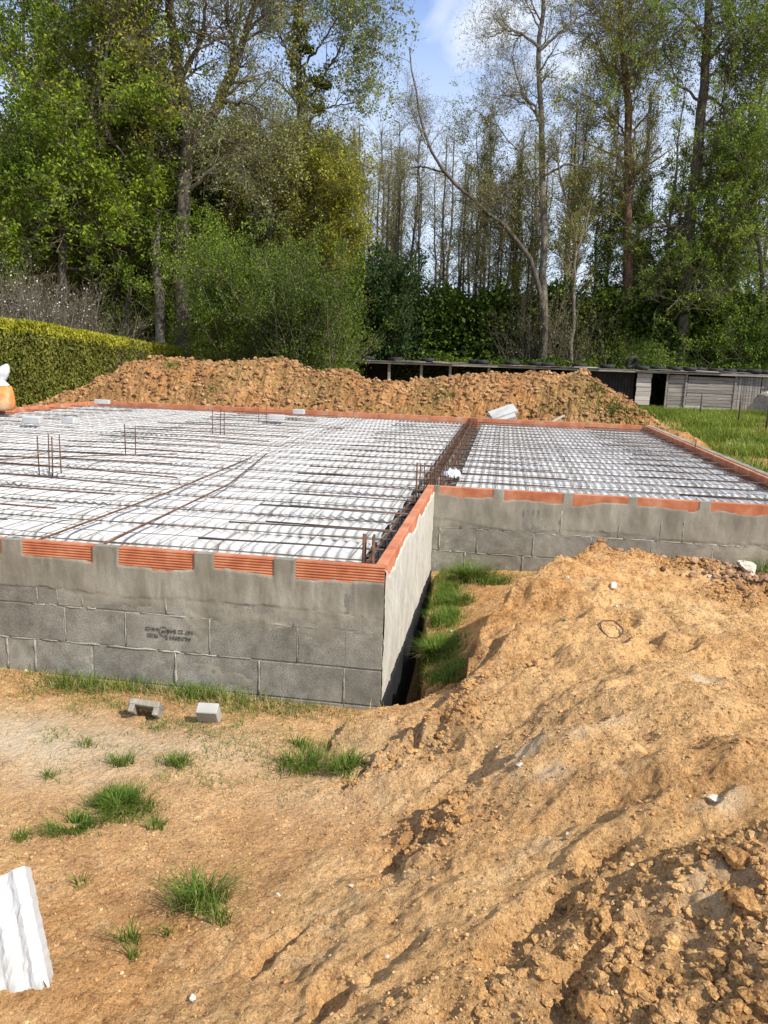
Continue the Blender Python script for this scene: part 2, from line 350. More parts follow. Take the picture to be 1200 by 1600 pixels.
M['leaf_maple'] = leaf_mat('leaf_bright', (0.030, 0.060, 0.004), (0.13, 0.20, 0.012), (0.32, 0.38, 0.035), clump=0.35)
M['leaf_olive'] = leaf_mat('leaf_olive', (0.075, 0.085, 0.008), (0.23, 0.24, 0.022), (0.46, 0.44, 0.07), clump=0.4)
M['leaf_fresh'] = leaf_mat('leaf_fresh', (0.040, 0.085, 0.008), (0.145, 0.22, 0.020), (0.32, 0.40, 0.05), clump=0.4)
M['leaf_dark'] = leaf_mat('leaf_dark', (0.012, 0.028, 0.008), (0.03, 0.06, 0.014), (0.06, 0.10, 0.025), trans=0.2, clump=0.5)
M['leaf_deep'] = leaf_mat('leaf_deep', (0.014, 0.030, 0.004), (0.065, 0.105, 0.012), (0.17, 0.22, 0.026), trans=0.25, clump=0.5)
M['leaf_poplar'] = leaf_mat('leaf_poplar', (0.08, 0.11, 0.03), (0.21, 0.25, 0.08), (0.42, 0.45, 0.20), clump=0.6)
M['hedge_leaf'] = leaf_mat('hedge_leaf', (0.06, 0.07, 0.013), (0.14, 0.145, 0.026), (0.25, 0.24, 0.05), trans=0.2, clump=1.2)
M['hedge_sunlit'] = leaf_mat('hedge_sunlit_leaf', (0.18, 0.19, 0.015), (0.34, 0.33, 0.03), (0.45, 0.42, 0.06), trans=0.3, clump=1.2)  # brighter copy of the hedge leaf, carries sunlight on the top
M['catkin'] = leaf_mat('bud', (0.10, 0.10, 0.03), (0.25, 0.25, 0.075), (0.46, 0.46, 0.18), trans=0.15, clump=1)
M['blossom'] = leaf_mat('blossom', (0.35, 0.26, 0.22), (0.55, 0.46, 0.42), (0.70, 0.62, 0.58), trans=0.2, clump=1)

# ------------------------------------------------------------------ ground height
PZ = [(940,856,.61),(870,905,.50),(820,937,.42),(790,970,.35),(768,1010,.31),(738,1050,.22),(700,1082,.12),(640,1097,.05),(600,1110,.02),(540,1135,.03),(530,1165,.02),
(1000,905,.54),(1100,935,.50),(1200,1000,.50),(900,960,.50),(860,1020,.45),(950,1040,.52),(1100,1060,.56),(1200,1100,.60),
(820,1080,.38),(760,1110,.27),(700,1130,.20),(640,1150,.14),(580,1160,.09),(900,1130,.47),(1000,1150,.56),(1200,1200,.64),
(850,1200,.40),(770,1215,.31),(700,1210,.23),(650,1210,.17),(600,1195,.12),(560,1220,.07),
(640,1280,.18),(700,1300,.25),(760,1260,.32),(850,1300,.41),(1000,1300,.53),(1200,1350,.67),
(480,1200,.01),(400,1170,.05),(300,1200,.05),(200,1250,.02),(100,1230,.0),(0,1300,.02),
(500,1300,.10),(560,1350,.16),(600,1450,.24),(450,1400,.12),(350,1400,.10),(200,1400,.07),(50,1450,.05),(0,1600,.08),(200,1600,.14),(400,1600,.22),(500,1560,.25),(700,1550,.37),(700,1450,.35),(850,1450,.42),(900,1600,.45),(1050,1500,.52),(1200,1500,.62),(1200,1600,.60)]
P3 = [onz(*p) for p in PZ]
P3 += [(-3,-.1,.0),(-2.2,0,0),(-1.5,0,.0),(-1,0,-.01),(-.3,-.02,-.015),(0,-.04,-.01),(.15,.15,.0),(.2,.8,-.02),(.25,1.6,.0),(.2,2.4,.03),(.5,2.7,.06),(1,2.7,.10),(2,2.75,.13),(3,2.8,.15),(4,2.8,.2),
 (1.3,2.2,.2),(1.9,2.45,.2),(2.5,2.5,.15),(.85,2.3,.12),(1.9,2.0,.46),(2.55,1.95,.36),(3.4,1.9,.35),(1.6,1.85,.46),(.45,2.2,.06),(.55,1.7,.12),(.5,1.2,.10),(.42,.7,.07),(.3,.3,.03),
 (-3,-2,0),(-4,-4,0),(-4,1,0),(.55,-3.85,.25),(2.5,-3.8,.6),(3.6,0,.55),(4.5,1,.5),(-1,-3.8,.1),(5,-2,.6)]
P3 = np.array([tuple(p) for p in P3])
def _rbf():
    X = P3[:, :2]; n = len(X)
    D = np.linalg.norm(X[:, None] - X[None], axis=2)
    A = np.zeros((n + 1, n + 1)); A[:n, :n] = D + np.eye(n) * -0.03; A[:n, n] = 1; A[n, :n] = 1
    return np.linalg.solve(A, np.append(P3[:, 2], 0))
RBW = _rbf()
def base_h(X, Y):
    X = np.asarray(X, float); Y = np.asarray(Y, float)
    s = np.full(X.shape, RBW[-1])
    for i in range(len(P3)): s = s + RBW[i] * np.sqrt((X - P3[i, 0]) ** 2 + (Y - P3[i, 1]) ** 2 + 0.0015)
    far = np.clip(np.maximum(np.abs(X - 0.5) - 3.6, np.maximum(Y - 3.0, -3.6 - Y)) / 1.5, 0, 1)
    farz = 0.05 + 0.10 * sstep(2, 6, X) + 0.1 * sstep(5, 14, Y)
    return s * (1 - far) + farz * far
# dents and footprints: pixel, z guess, long radius, short radius, angle, depth
DENTS = [(762,975,.3,.20,.09,80,.10),(690,1070,.12,.30,.06,38,.06),(640,1200,.12,.22,.10,20,.04),(650,1350,.18,.12,.05,60,.035),
 (437,1500,.14,.10,.028,62,.035),(508,1560,.25,.08,.03,80,.045),(955,985,.5,.10,.05,10,.05),(1040,1020,.52,.14,.06,20,.08),(1010,1010,.52,.06,.04,10,.05),(955,1300,.55,.08,.05,40,.05),
 (860,1430,.42,.12,.06,60,.04),(1100,1240,.62,.10,.05,10,.03),(790,1480,.4,.14,.05,70,.04),(880,1560,.45,.14,.06,60,.05),(1180,960,.45,.22,.10,20,.10),(1020,1090,.54,.14,.05,0,.04),(600,1520,.26,.10,.04,40,.02)]
SCARPS = [([(800,945),(768,975),(745,1020),(735,1045)],.30,.15,.04,.5),([(800,1057),(741,1080),(667,1133)],.25,.085,.035,.6),([(770,1198),(712,1230),(690,1262)],.27,.04,.035,.5),([(665,1165),(590,1185),(555,1215)],.10,.05,.03,.3),
 ([(668,1290),(640,1335),(628,1372)],.22,.035,.03,.35),([(590,1110),(545,1128),(528,1160)],.03,.05,.05,.5),([(1010,960),(1180,930),(1210,985)],.45,-.06,.05,.3),([(930,862),(880,893),(845,915),(800,940)],.5,.14,.05,.4)]
def seg_sd(X, Y, A, B):
    d = B - A; L = np.hypot(*d); d = d / L; rx = X - A[0]; ry = Y - A[1]; t = rx * d[0] + ry * d[1]
    return rx * -d[1] + ry * d[0], t, L
TR = [(-.5,.30),(-.12,.27),(.0,.235),(.3,.205),(.8,.15),(1.8,.085),(2.4,.08),(2.9,.10)]
def ground_h(X, Y):
    h = base_h(X, Y)
    h = h - .055 * np.exp(-((X - 1.35) / .9) ** 2 - ((Y - 1.5) / .8) ** 2) - .03 * np.exp(-((X - 1.25) / .35) ** 2 - ((Y - 1.6) / .3) ** 2)
    wx = X + (fbm(X * 7, Y * 7, 3, 83) - .5) * .10; wy = Y + (fbm(X * 7 + 9, Y * 7, 3, 84) - .5) * .10
    for pts, z, hh, wd, dec in SCARPS:
        W_ = [onz(a, b_, z)[:2] for a, b_ in pts]; best = None
        for A, B in zip(W_[:-1], W_[1:]):
            sd_, t, L = seg_sd(wx, wy, A, B); tc_ = np.clip(t, 0, L); dd = np.hypot(sd_, t - tc_); sgn = np.where(sd_ > 0, 1, -1)
            ends = np.clip(1 - np.abs(t - tc_) / .12, 0, 1)
            if best is None: best = (dd, sgn, ends)
            else: k = dd < best[0]; best = (np.where(k, dd, best[0]), np.where(k, sgn, best[1]), np.where(k, ends, best[2]))
        sd_ = best[0] * best[1]; e = best[2]
        h = h + hh * e * (sstep(-wd * .5, wd * .5, sd_) * np.exp(-np.clip(sd_, 0, 9) / dec) - .35 * np.exp(-((sd_ + wd) / (wd * 1.6)) ** 2))
    near = 1 - np.clip((np.hypot(X - 0.3, Y + 0.5) - 4.5) / 3, 0, 1)
    mound = sstep(0.03, 0.25, h) * near
    h = h + (fbm(X * 2.3, Y * 2.3, 5, 3) - 0.5) * (0.035 + 0.11 * mound) * near
    # trowelled lumps and machine scrapes: stretched ridges
    a = 0.6; u = X * math.cos(a) + Y * math.sin(a); v = -X * math.sin(a) + Y * math.cos(a)
    h = h + (fbm(u * 1.4, v * 5.0, 4, 11, billow=True) - 0.55) * 0.03 * mound
    h = h + (fbm(X * 12, Y * 12, 5, 21, .6) - 0.5) * (0.014 + .018 * mound) * near + (fbm(X * 5, Y * 5, 4, 22, .55, True) - .6) * .05 * mound
    for (px, py, z, ra, rb, an, dp) in DENTS:
        c = onz(px, py, z); t = math.radians(an); dx = wx - c[0]; dy = wy - c[1]
        p = (dx * math.cos(t) + dy * math.sin(t)) / ra; q = (-dx * math.sin(t) + dy * math.cos(t)) / rb
        r = p * p + q * q
        h = h - dp * np.exp(-(r ** 1.6)) + 0.25 * dp * np.exp(-((np.sqrt(r) - 1.5) ** 2) * 6)
    crk = worley(X * 6 + .6 * fbm(X * 9, Y * 9, 3, 61), Y * 6 + .6 * fbm(X * 9 + 4, Y * 9, 3, 62), 63)
    h = h + mound * .022 * (np.clip(crk, 0, .8) - .5) * fbm(X * 2, Y * 2, 3, 64)
    rf = rough_mask(X, Y)
    w = worley(X * 15, Y * 15, 3); w2 = worley(X * 34 + 3, Y * 34, 8); w3 = worley(X * 8 + 1, Y * 8, 12)
    h = h + rf * ((0.62 - w) * 0.030 + (0.62 - w2) * 0.018 + (0.6 - w3) * 0.014)
    h = h + near * (1 - rf) * np.clip(0.45 - w2, 0, 1) * 0.010
    for px, py, z, rx, yb, yf, an, am in [(900,1030,.48,.42,.06,.16,3,.055),(1130,1050,.55,.35,.07,.18,-4,.05),(800,1098,.34,.26,.05,.15,14,.06),(1000,1120,.50,.40,.05,.14,0,.045),(850,1195,.40,.32,.05,.20,6,.065),(1090,1200,.58,.36,.06,.18,-6,.05),(640,1135,.14,.24,.05,.12,8,.045),(700,1270,.24,.20,.05,.16,15,.04),(960,1290,.5,.26,.05,.18,0,.04),(830,965,.42,.14,.07,.14,10,.05),(560,1330,.15,.22,.05,.14,10,.03),(1180,1330,.64,.22,.06,.16,0,.05)]:
        c = onz(px, py, z); t = math.radians(an + 8); dx = wx - c[0]; dy = wy - c[1]; p = dx * math.cos(t) + dy * math.sin(t); q = -dx * math.sin(t) + dy * math.cos(t)
        h = h + am * np.exp(-(p / rx) ** 2) * (np.exp(-(q / np.where(q > 0, yb, yf)) ** 2) - .35 * np.exp(-((q - 1.9 * yb) / (.8 * yb)) ** 2))
    # the open trench beside the rendered side wall
    bank = np.interp(Y, [t[0] for t in TR], [t[1] for t in TR]) + (fbm(Y * 4, X * 2, 3, 87) - .5) * .05
    inn = sstep(.0, .045, bank - X) * (X > -.05) * sstep(.035, .075, Y + .35 * np.clip(X, 0, 1) + (fbm(X * 9, Y * 9, 2, 88) - .5) * .05) * (Y < 2.8)
    h = h * (1 - inn) + np.interp(Y, [0, 1.6, 2.8], [-.55, -.45, -.15]) * inn
    return h
ROUGH = [(1100,1540,.52,.55,.34,20,1),(960,1600,.48,.34,.22,60,1),(1180,1440,.62,.22,.25,0,.8),(990,1460,.5,.22,.16,50,.7),(640,1195,.12,.26,.12,20,.9),(700,1300,.27,.2,.16,30,.6),(1060,885,.5,.34,.16,0,1),(1185,950,.42,.32,.3,0,1),(945,860,.6,.16,.14,0,.8),(870,905,.46,.2,.08,40,.6),
 (740,1110,.25,.25,.07,25,.7),(855,1500,.42,.2,.16,40,.5),(1110,1330,.62,.14,.08,10,.5),(950,1330,.55,.16,.12,30,.45),(880,1250,.5,.12,.08,30,.3),(1150,1180,.62,.2,.1,0,.25)]
def rough_mask(X, Y):
    r = np.zeros(np.shape(X))
    for (px, py, z, ra, rb, an, s) in ROUGH:
        c = onz(px, py, z); t = math.radians(an); dx = X - c[0]; dy = Y - c[1]
        p = (dx * math.cos(t) + dy * math.sin(t)) / ra; q = (-dx * math.sin(t) + dy * math.cos(t)) / rb
        r = np.maximum(r, s * np.exp(-(p * p + q * q) ** 1.5))
    n_ = fbm(X * 5, Y * 5, 4, 31)
    return np.clip((r * 1.3 + (n_ - 0.5) * 0.9 - 0.18) * 1.4, 0, 1) * (r > 0.02)

def axis(lo, hi, d, lo2, hi2, g=1.14):
    a = list(np.arange(lo, hi, d)); x = hi; s = d
    while x < hi2: a.append(x); s *= g; x += s
    a.append(hi2); x = lo; s = d; b = []
    while x > lo2: s *= g; x -= s; b.append(max(x, lo2))
    return np.array(sorted(set(np.round(b + a, 5))))
gx = axis(-2.7, 3.1, 0.0075, -400, 400); gy = axis(-2.7, 2.8, 0.0075, -60, 700)
GX, GY = np.meshgrid(gx, gy)
GZ = ground_h(GX, GY)
under = (GX > -8.0) & (GX < 0.0) & (GY > 0.02) & (GY < 11.8) | (GX > -0.2) & (GX < 3.23) & (GY > 2.83) & (GY < 11.8)
GZ = np.where(under, np.minimum(GZ, 0.0) - 0.05, GZ)
ny, nx = GX.shape
idx = np.arange(nx * ny).reshape(ny, nx)
Q = np.stack([idx[:-1, :-1], idx[:-1, 1:], idx[1:, 1:], idx[1:, :-1]], -1).reshape(-1, 4)
gme = mesh_np('ground', np.stack([GX, GY, GZ], -1).reshape(-1, 3), Q, M['soil'], True)
# where the earth is freshly broken, dusty or turfed
GREEN = [(1125,685,9,0)]
def soil_cols(X, Y):
    col = np.zeros(X.shape + (4,)); col[..., 3] = 1
    col[..., 0] = np.clip(rough_mask(X, Y) * 0.30, 0, 1)
    pale = np.exp(-(((X + 1.6) / 0.9) ** 2 + ((Y + 0.75) / 0.33) ** 2)) * 0.9 + np.exp(-(((X + 0.3) / 1.0) ** 2 + ((Y + 1.0) / 0.8) ** 2)) * 0.2
    col[..., 1] = np.clip(pale * (0.4 + 1.0 * fbm(X * 3, Y * 3, 4, 51)), 0, 0.85)
    g = sstep(12.5, 15, Y) + sstep(4.2, 5.4, X + fbm(X, Y, 3, 61)) * sstep(4, 8, Y) + sstep(-8.2, -9, X) + 0.65 * np.exp(-((X + 1.0) / 0.9) ** 2 - ((Y + 0.10) / 0.12) ** 2) + 0.8 * (X > 0.02) * np.exp(-((X - 0.28) / 0.16) ** 2) * sstep(-0.1, .4, Y) * (Y < 3) + 0.7 * np.exp(-((X - .8) / 0.7) ** 2 - ((Y - 2.55) / 0.16) ** 2)
    for a, b_, z_, r_, k_ in [(820,1190,.42,.05,.9),(862,1215,.46,.05,.8),(900,1180,.48,.04,.5),(945,922,.55,.07,.8),(1095,1077,.55,.05,.9),(1125,1255,.62,.05,.7),(835,1170,.42,.05,.5),(1120,905,.48,.08,.8),(930,1150,.5,.10,.5),(1130,1400,.62,.10,.4),(850,1300,.46,.05,.3),(410,1245,.05,.2,.25)]:
        c = onz(a, b_, z_); r2 = ((X - c[0]) / (1.7 * r_)) ** 2 + ((Y - c[1]) / r_) ** 2
        col[..., 1] = np.maximum(col[..., 1], k_ * np.clip(1.2 * np.exp(-r2) * (.35 + fbm(X * 25, Y * 25, 4, 52)) - .2, 0, 1))
    g = g + 0.45 * np.exp(-(((X + 1.3) / 0.9) ** 2 + ((Y + 0.45) / 0.35) ** 2)) * fbm(X * 4, Y * 4, 4, 71)
    col[..., 2] = np.clip(g, 0, 1)
    return col
ca = gme.color_attributes.new('soil', 'FLOAT_COLOR', 'POINT')
ca.data.foreach_set('color', soil_cols(GX, GY).astype(np.float32).ravel())
tag(obj('ground', gme), kind='structure')
def gz(x, y): return float(ground_h(np.array([x]), np.array([y]))[0])
def hit(px, py):
    """point where the ray of a pixel meets the ground"""
    d = ray(px, py); t = np.linspace(0.8, 14, 1600); P = CAM + d * t[:, None]
    h = ground_h(P[:, 0], P[:, 1]); k = np.argmax(P[:, 2] < h)
    return np.array([P[k, 0], P[k, 1], h[k]])

# ------------------------------------------------------------------ clods and stones
def ico():
    p = (1 + 5 ** .5) / 2
    v = np.array([(-1, p, 0), (1, p, 0), (-1, -p, 0), (1, -p, 0), (0, -1, p), (0, 1, p), (0, -1, -p), (0, 1, -p), (p, 0, -1), (p, 0, 1), (-p, 0, -1), (-p, 0, 1)], float)
    f = np.array([(0,11,5),(0,5,1),(0,1,7),(0,7,10),(0,10,11),(1,5,9),(5,11,4),(11,10,2),(10,7,6),(7,1,8),(3,9,4),(3,4,2),(3,2,6),(3,6,8),(3,8,9),(4,9,5),(2,4,11),(6,2,10),(8,6,7),(9,8,1)])
    return v / np.linalg.norm(v, axis=1)[:, None], f
def subdiv(v, f):
    e = {}; v = list(map(tuple, v)); nf = []
    def mid(a, b):
        k = (min(a, b), max(a, b))
        if k not in e:
            m_ = (np.array(v[a]) + np.array(v[b])) / 2; m_ /= np.linalg.norm(m_); e[k] = len(v); v.append(tuple(m_))
        return e[k]
    for a, b, c in f:
        x, y, z = mid(a, b), mid(b, c), mid(c, a); nf += [(a, x, z), (b, y, x), (c, z, y), (x, y, z)]
    return np.array(v), np.array(nf)
IV, IF = ico(); IV2, IF2 = subdiv(IV, IF); IV3, IF3 = subdiv(IV2, IF2)
def lumps(P, R, seed, lvl=1, flat=0.75, jag=0.28):
    """many lumpy stones as one V,F"""
    g = np.random.default_rng(seed); v, f = ((IV, IF), (IV2, IF2), (IV3, IF3))[lvl]
    n = len(P); k = len(v)
    var = 12; base = []
    for i in range(var):
        d = v.copy()
        dirs = g.normal(size=(7, 3)); dirs /= np.linalg.norm(dirs, axis=1)[:, None]
        for q in dirs:           # knock flat facets off
            t = d @ q; lim = g.uniform(0.45, 0.85); d = d - np.clip(t - lim, 0, 1)[:, None] * q
        base.append(d * (1 + g.normal(size=(k, 1)) * jag * 0.25))
    base = np.array(base)[g.integers(0, var, n)]
    sc = R[:, None] * g.uniform(0.75, 1.25, (n, 3)) * np.array([1, 1, flat])
    a = g.uniform(0, 6.28, n); ca_, sa = np.cos(a), np.sin(a)
    V = base * sc[:, None, :]
    x = V[..., 0] * ca_[:, None] - V[..., 1] * sa[:, None]; y = V[..., 0] * sa[:, None] + V[..., 1] * ca_[:, None]
    V = np.stack([x, y, V[..., 2]], -1) + np.asarray(P)[:, None, :]
    F = (f[None] + (np.arange(n) * k)[:, None, None]).reshape(-1, 3)
    return V.reshape(-1, 3), F
def scatter_clods(n, seed, dens, rmin, rmax, bounds, name, mt, lvl=1, sink=0.25, power=2.2):
    g = np.random.default_rng(seed)
    X = g.uniform(bounds[0], bounds[1], n); Y = g.uniform(bounds[2], bounds[3], n)
    keep = g.uniform(size=n) < dens(X, Y); keep &= ~((X < 0.03) & (Y > -0.03)) & ~(Y > 2.76)
    X, Y = X[keep], Y[keep]; R = rmin + (rmax - rmin) * g.uniform(size=len(X)) ** power
    Z = ground_h(X, Y) + R * sink
    V, F = lumps(np.stack([X, Y, Z], -1), R, seed, lvl)
    return obj(name, mesh_np(name, V, F, mt, False))
o = scatter_clods(90000, 5, lambda x, y: rough_mask(x, y) ** 1.2 * 0.75, 0.005, 0.021, (-1, 3.2, -2.8, 2.6), 'soil_clods', M['clod_soil'], 2, 0.02, 3.2)
tag(o, 'crumbly ochre clods of broken earth on the bare mound', 'soil clods', kind='stuff')
o = scatter_clods(190000, 6, lambda x, y: 0.14 + 0.5 * (rough_mask(x, y) > 0.05) + 0.25 * (fbm(x * 2.5, y * 2.5, 3, 77) > 0.56), 0.0018, 0.0075, (-2.6, 3.2, -2.8, 2.6), 'soil_crumbs', M['clod'], 0, 0.2, 2.5)
tag(o, 'small loose crumbs of dry soil strewn over the bare ground', 'soil crumbs', kind='stuff')
bx_, by_ = onz(1060, 870, .48)[:2]
def ridge(x, y): return np.clip(1.3 * np.exp(-(((x - 1.95) / 0.42) ** 2 + ((y - 1.95) / 0.2) ** 2)) + np.exp(-(((x - 2.4) / 0.35) ** 2 + ((y - 1.45) / 0.3) ** 2)) + 0.5 * np.exp(-(((x - 1.28) / 0.14) ** 2 + ((y - 1.65) / 0.12) ** 2)), 0, 1)
o = scatter_clods(11000, 8, ridge, 0.006, 0.034, (0.9, 3.2, 0.9, 2.5), 'dark_clods', M['clod_dark'], 1, 0.6, 3.0)
tag(o, 'heaped brown clods along the crest of the mound before the wall', 'soil clods', kind='stuff')

def stone(px, py, r, label, mt='pebble', name='pebble', cat='pebble', group=None, flat=0.7, seed=1):
    r = r * (.62 if mt == 'pebble' else 1); p = hit(px, py); V, F = lumps(np.array([[0, 0, 0.]]), np.array([r]), seed, 2, flat)
    o = obj(name, mesh_np(name, V, F, M[mt], False)); o.location = (p[0], p[1], p[2] + r * flat * 0.35)
    return tag(o, label, cat, group)
st_list = [(887,904,.022,'round white pebble on the crest of the earth mound left of its peak'),(963,948,.016,'small white pebble below the broken chalk patch on the mound'),
 (704,987,.024,'bright white pebble beside the grass in the trench by the rendered wall'),(957,918,.05,'pale chalky lump pressed flat into the upper mound'),
 (434,1399,.014,'white chip lying just right of the large grass tuft'),(549,1386,.012,'white speckled pebble in mid foreground soil'),(886,1305,.012,'small white pebble on the mound slope above the clod field'),
 (776,1170,.010,'tiny white pebble near the whitish streak on the mound'),(302,1563,.022,'angular beige stone at the foot of the picture'),(1115,1252,.03,'grey white stone in crumbly soil at right'),
 (40,1049,.018,'white scrap stone at the foot of the left block wall'),(605,1498,.010,'pinkish pebble on smooth soil at bottom centre'),(812,1197,.02,'flat cream stone on the whitish streak'),
 (1110,905,.03,'white chalk lump among the dark clods on the ridge')]
for i, (a, b, r, t) in enumerate(st_list): stone(a, b, r, t, seed=i + 3)
stone(1150,1348,.030,'large ochre clod casting a shadow at right edge','clod_soil','earth_clod','earth clod',seed=31)
stone(1165,1420,.034,'large ochre clod below the shadowed clod at right edge','clod_soil','earth_clod','earth clod',seed=32)
stone(985,1540,.035,'long upright clod in the middle of the clod field','clod_soil','earth_clod','earth clod',seed=34,flat=.9)
stone(925,1585,.036,'broad clod at the lower edge of the clod field','clod_soil','earth_clod','earth clod',seed=35,flat=.8)

# ------------------------------------------------------------------ house foundation
ZT = 0.77
house = empty('house_foundation', (0, 0, 0)); tag(house, 'unfinished L-shaped house base of grey concrete block walls capped with terracotta', 'foundation')
rows = [(0.0, 0.197), (0.205, 0.405), (0.413, 0.615)]
def blockwall(name, L, joints, mp_, thick=0.2, zlow=-0.35):
    """blocks laid in a local frame u along the wall, v out of its face; mp_(u,v,z)->world"""
    b = MB(); R = None
    allrows = [(-0.21, -0.008)] + rows
    for ri, (z0, z1) in enumerate(allrows):
        js = sorted(joints[ri % len(joints)])
        js = [j for j in js if 0.02 < j < L - 0.02]; e = [0.0] + js + [L]
        for a, c in zip(e[:-1], e[1:]):
            g = 0.0045; a2 = a + (g if a > 0 else 0); c2 = c - (g if c < L else 0)
            dv = random.uniform(-0.002, 0.002)
            u0, u1 = a2, c2
            P = []
            bm = MB(); bm.box(((u0 + u1) / 2, -thick / 2 + dv, (z0 + z1) / 2), (u1 - u0, thick, z1 - z0), bev=0.003)
            for V in bm.V: V[:] = mp_(V)
            for V in bm.V: b.V.append(V)
            for F in bm.F4: b.F4.append(F + b.n)
            for F in bm.F3: b.F3.append(F + b.n)
            b.n += bm.n
    return b.obj(name, M['block'], house)
def mapA(V): return np.stack([V[:, 0] - 8.2, -V[:, 1], V[:, 2]], -1)           # faces -Y at y=0, u from x=-8.2
def mapS(V): return np.stack([V[:, 1], V[:, 0], V[:, 2]], -1)                   # faces +X at x=0
def mapC(V): return np.stack([V[:, 0] + 0.0, 2.81 - V[:, 1], V[:, 2]], -1)      # faces -Y at y=2.81
def flipfix(o):
    import bmesh
    b = bmesh.new(); b.from_mesh(o.data); bmesh.ops.recalc_face_normals(b, faces=b.faces); b.to_mesh(o.data); b.free()
def rep(vals, L, step, off=8.2):
    v = [x + off for x in vals]; lo = min(v)
    while lo > 0.3: lo -= step; v.append(lo)
    return v
jA = [rep([-.2, -.67, -1.15, -1.64, -1.99, -2.16], 8.2, .5), rep([-.2, -.67, -1.15, -1.64, -1.99, -2.16], 8.2, .5), rep([-.46, -.95, -1.44, -1.80], 8.2, .5), rep([-.48, -.71, -1.20, -1.69, -1.84, -1.96], 8.2, .5)]
wA = blockwall('front_wall', 8.2, jA, mapA)
jC = [[.30, .80, 1.30, 1.8, 2.3, 2.8]] * 2 + [[.07, .40, .88, 1.36, 1.86, 2.35, 2.85], [.25, .62, 1.10, 1.58, 1.92, 2.10, 2.6, 3.0]]
wC = blockwall('recessed_wall', 3.43, jC, mapC)
wS = blockwall('side_wall', 2.8, [[.5, 1.0, 1.5, 2.0, 2.5]] * 2 + [[.25, .75, 1.25, 1.75, 2.25]] + [[.5, 1.0, 1.5, 2.0, 2.5]], mapS)
for w in (wA, wC, wS): flipfix(w)
# mortar cores 5 mm behind the block faces
b = MB(); b.box((-4.1, 0.105, 0.13), (8.19, 0.198, 0.94)); b.box((-0.1055, 1.5, 0.13), (0.199, 2.6, 0.93)); b.box((1.72, 2.915, 0.13), (3.42, 0.199, 0.935))
mc = b.obj('mortar_core', M['mortar'], house)
# other walls, seen only as their top edges
b = MB()
b.box((-8.12, 5.9, 0.2), (0.2, 11.55, 0.74)); b.box((-2.4, 11.72, 0.2), (11.3, 0.2, 0.74)); b.box((3.33, 7.3, 0.2), (0.2, 8.9, 0.74))
b.obj('rear_wall', M['block'], house)
# squeezed-out mortar in the joints (irregular beads)
b = MB()
def bead(pts, r): b.tube(pts, r, 5)
for z, seg in ((0.2, [(-2.9, -.02)]), (0.409, [(-2.9, -.02)])):
    x = -2.9
    while x < -0.03:
        l_ = random.uniform(.05, .3)
        if random.random() < 0.75:
            xs = np.linspace(x, min(x + l_, -.02), 6)
            bead([(q, 0.0025, z + random.uniform(-.003, .003)) for q in xs], [random.uniform(.003, .0075) for _ in xs])
        x += l_ + random.uniform(0, .05)
for ri, (z0, z1) in enumerate(rows[:3]):
    for j in jA[ri + 1]:
        x = j - 8.2
        if x > -3 and random.random() < 0.75:
            zs = np.linspace(z0, z1, 6); bead([(x + random.uniform(-.002, .002), 0.0025, q) for q in zs], [random.uniform(.003, .006 if ri else .010) for _ in zs])
for z in (0.2, 0.409):
    x = 0.05
    while x < 3.3:
        l_ = random.uniform(.05, .3); xs = np.linspace(x, x + l_, 6)
        if random.random() < 0.8: bead([(q, 2.8125, z + random.uniform(-.003, .003)) for q in xs], [random.uniform(.003, .008) for _ in xs])
        x += l_ + random.uniform(0, .05)
for ri, (z0, z1) in enumerate(rows):
    for x in jC[ri + 1]:
        zs = np.linspace(z0, z1, 6); bead([(x, 2.8125, q) for q in zs], [random.uniform(.003, .010) for _ in zs])
b.obj('joint_mortar', M['mortar'], house, True)

# terracotta edge tiles with fine ribs, cement between them
def tile(mp_, u0, u1, z0=0.625, z1=ZT, th=0.05, ribs=True, mt='brick', name='terracotta_tile'):
    prof = [(-th, z1), (-th, z0), (0, z0)]
    if ribs:
        n_ = 9; zz = np.linspace(z0 + 0.004, z1 - 0.006, n_ * 4 + 1)
        prof = [(-th, z1 - .0), (-th, z0), (-.002, z0)] + [(0.0 if (i % 4) in (0, 1) else -0.0035, z) for i, z in enumerate(zz)] + [(-.002, z1)]
    else: prof = [(-th, z1), (-th, z0), (0, z0), (0, z1 - .004), (-.004, z1)]
    k = len(prof); us = np.linspace(u0, u1, 5)
    V = np.array([(u, v + 0.0005 * math.sin(i * 7), z) for i, u in enumerate(us) for v, z in prof])
    F = []
    for i in range(len(us) - 1):
        for j in range(k): F.append((i * k + j, i * k + (j + 1) % k, (i + 1) * k + (j + 1) % k, (i + 1) * k + j))
    bm = MB(); bm.add(mp_(V), F)
    # end caps as boxes slightly inside
    me = bm.mesh(name, M[mt]); import bmesh
    q = bmesh.new(); q.from_mesh(me); bmesh.ops.holes_fill(q, edges=[e for e in q.edges if e.is_boundary], sides=0); bmesh.ops.recalc_face_normals(q, faces=q.faces); q.to_mesh(me); q.free()
    return obj(name, me, house)
tA = [(-.48, 0.0), (-.93, -.59), (-1.47, -1.03), (-2.04, -1.61), (-2.62, -2.16), (-3.2, -2.74), (-3.8, -3.3), (-4.4, -3.9), (-5.0, -4.5), (-5.6, -5.1), (-6.2, -5.7), (-6.8, -6.3), (-7.4, -6.9), (-8.2, -7.5)]
for a, c in tA: tile(mapA, a + 8.2, c + 8.2)
tC = [(.05, .52), (.60, 1.10), (1.18, 1.64), (1.71, 2.21), (2.29, 2.77), (2.86, 3.38)]
for a, c in tC: tile(mapC, a, c, ribs=False)
tS = [(0.052, .52), (.535, 1.0), (1.02, 1.5), (1.52, 2.0), (2.02, 2.5), (2.52, 2.86)]
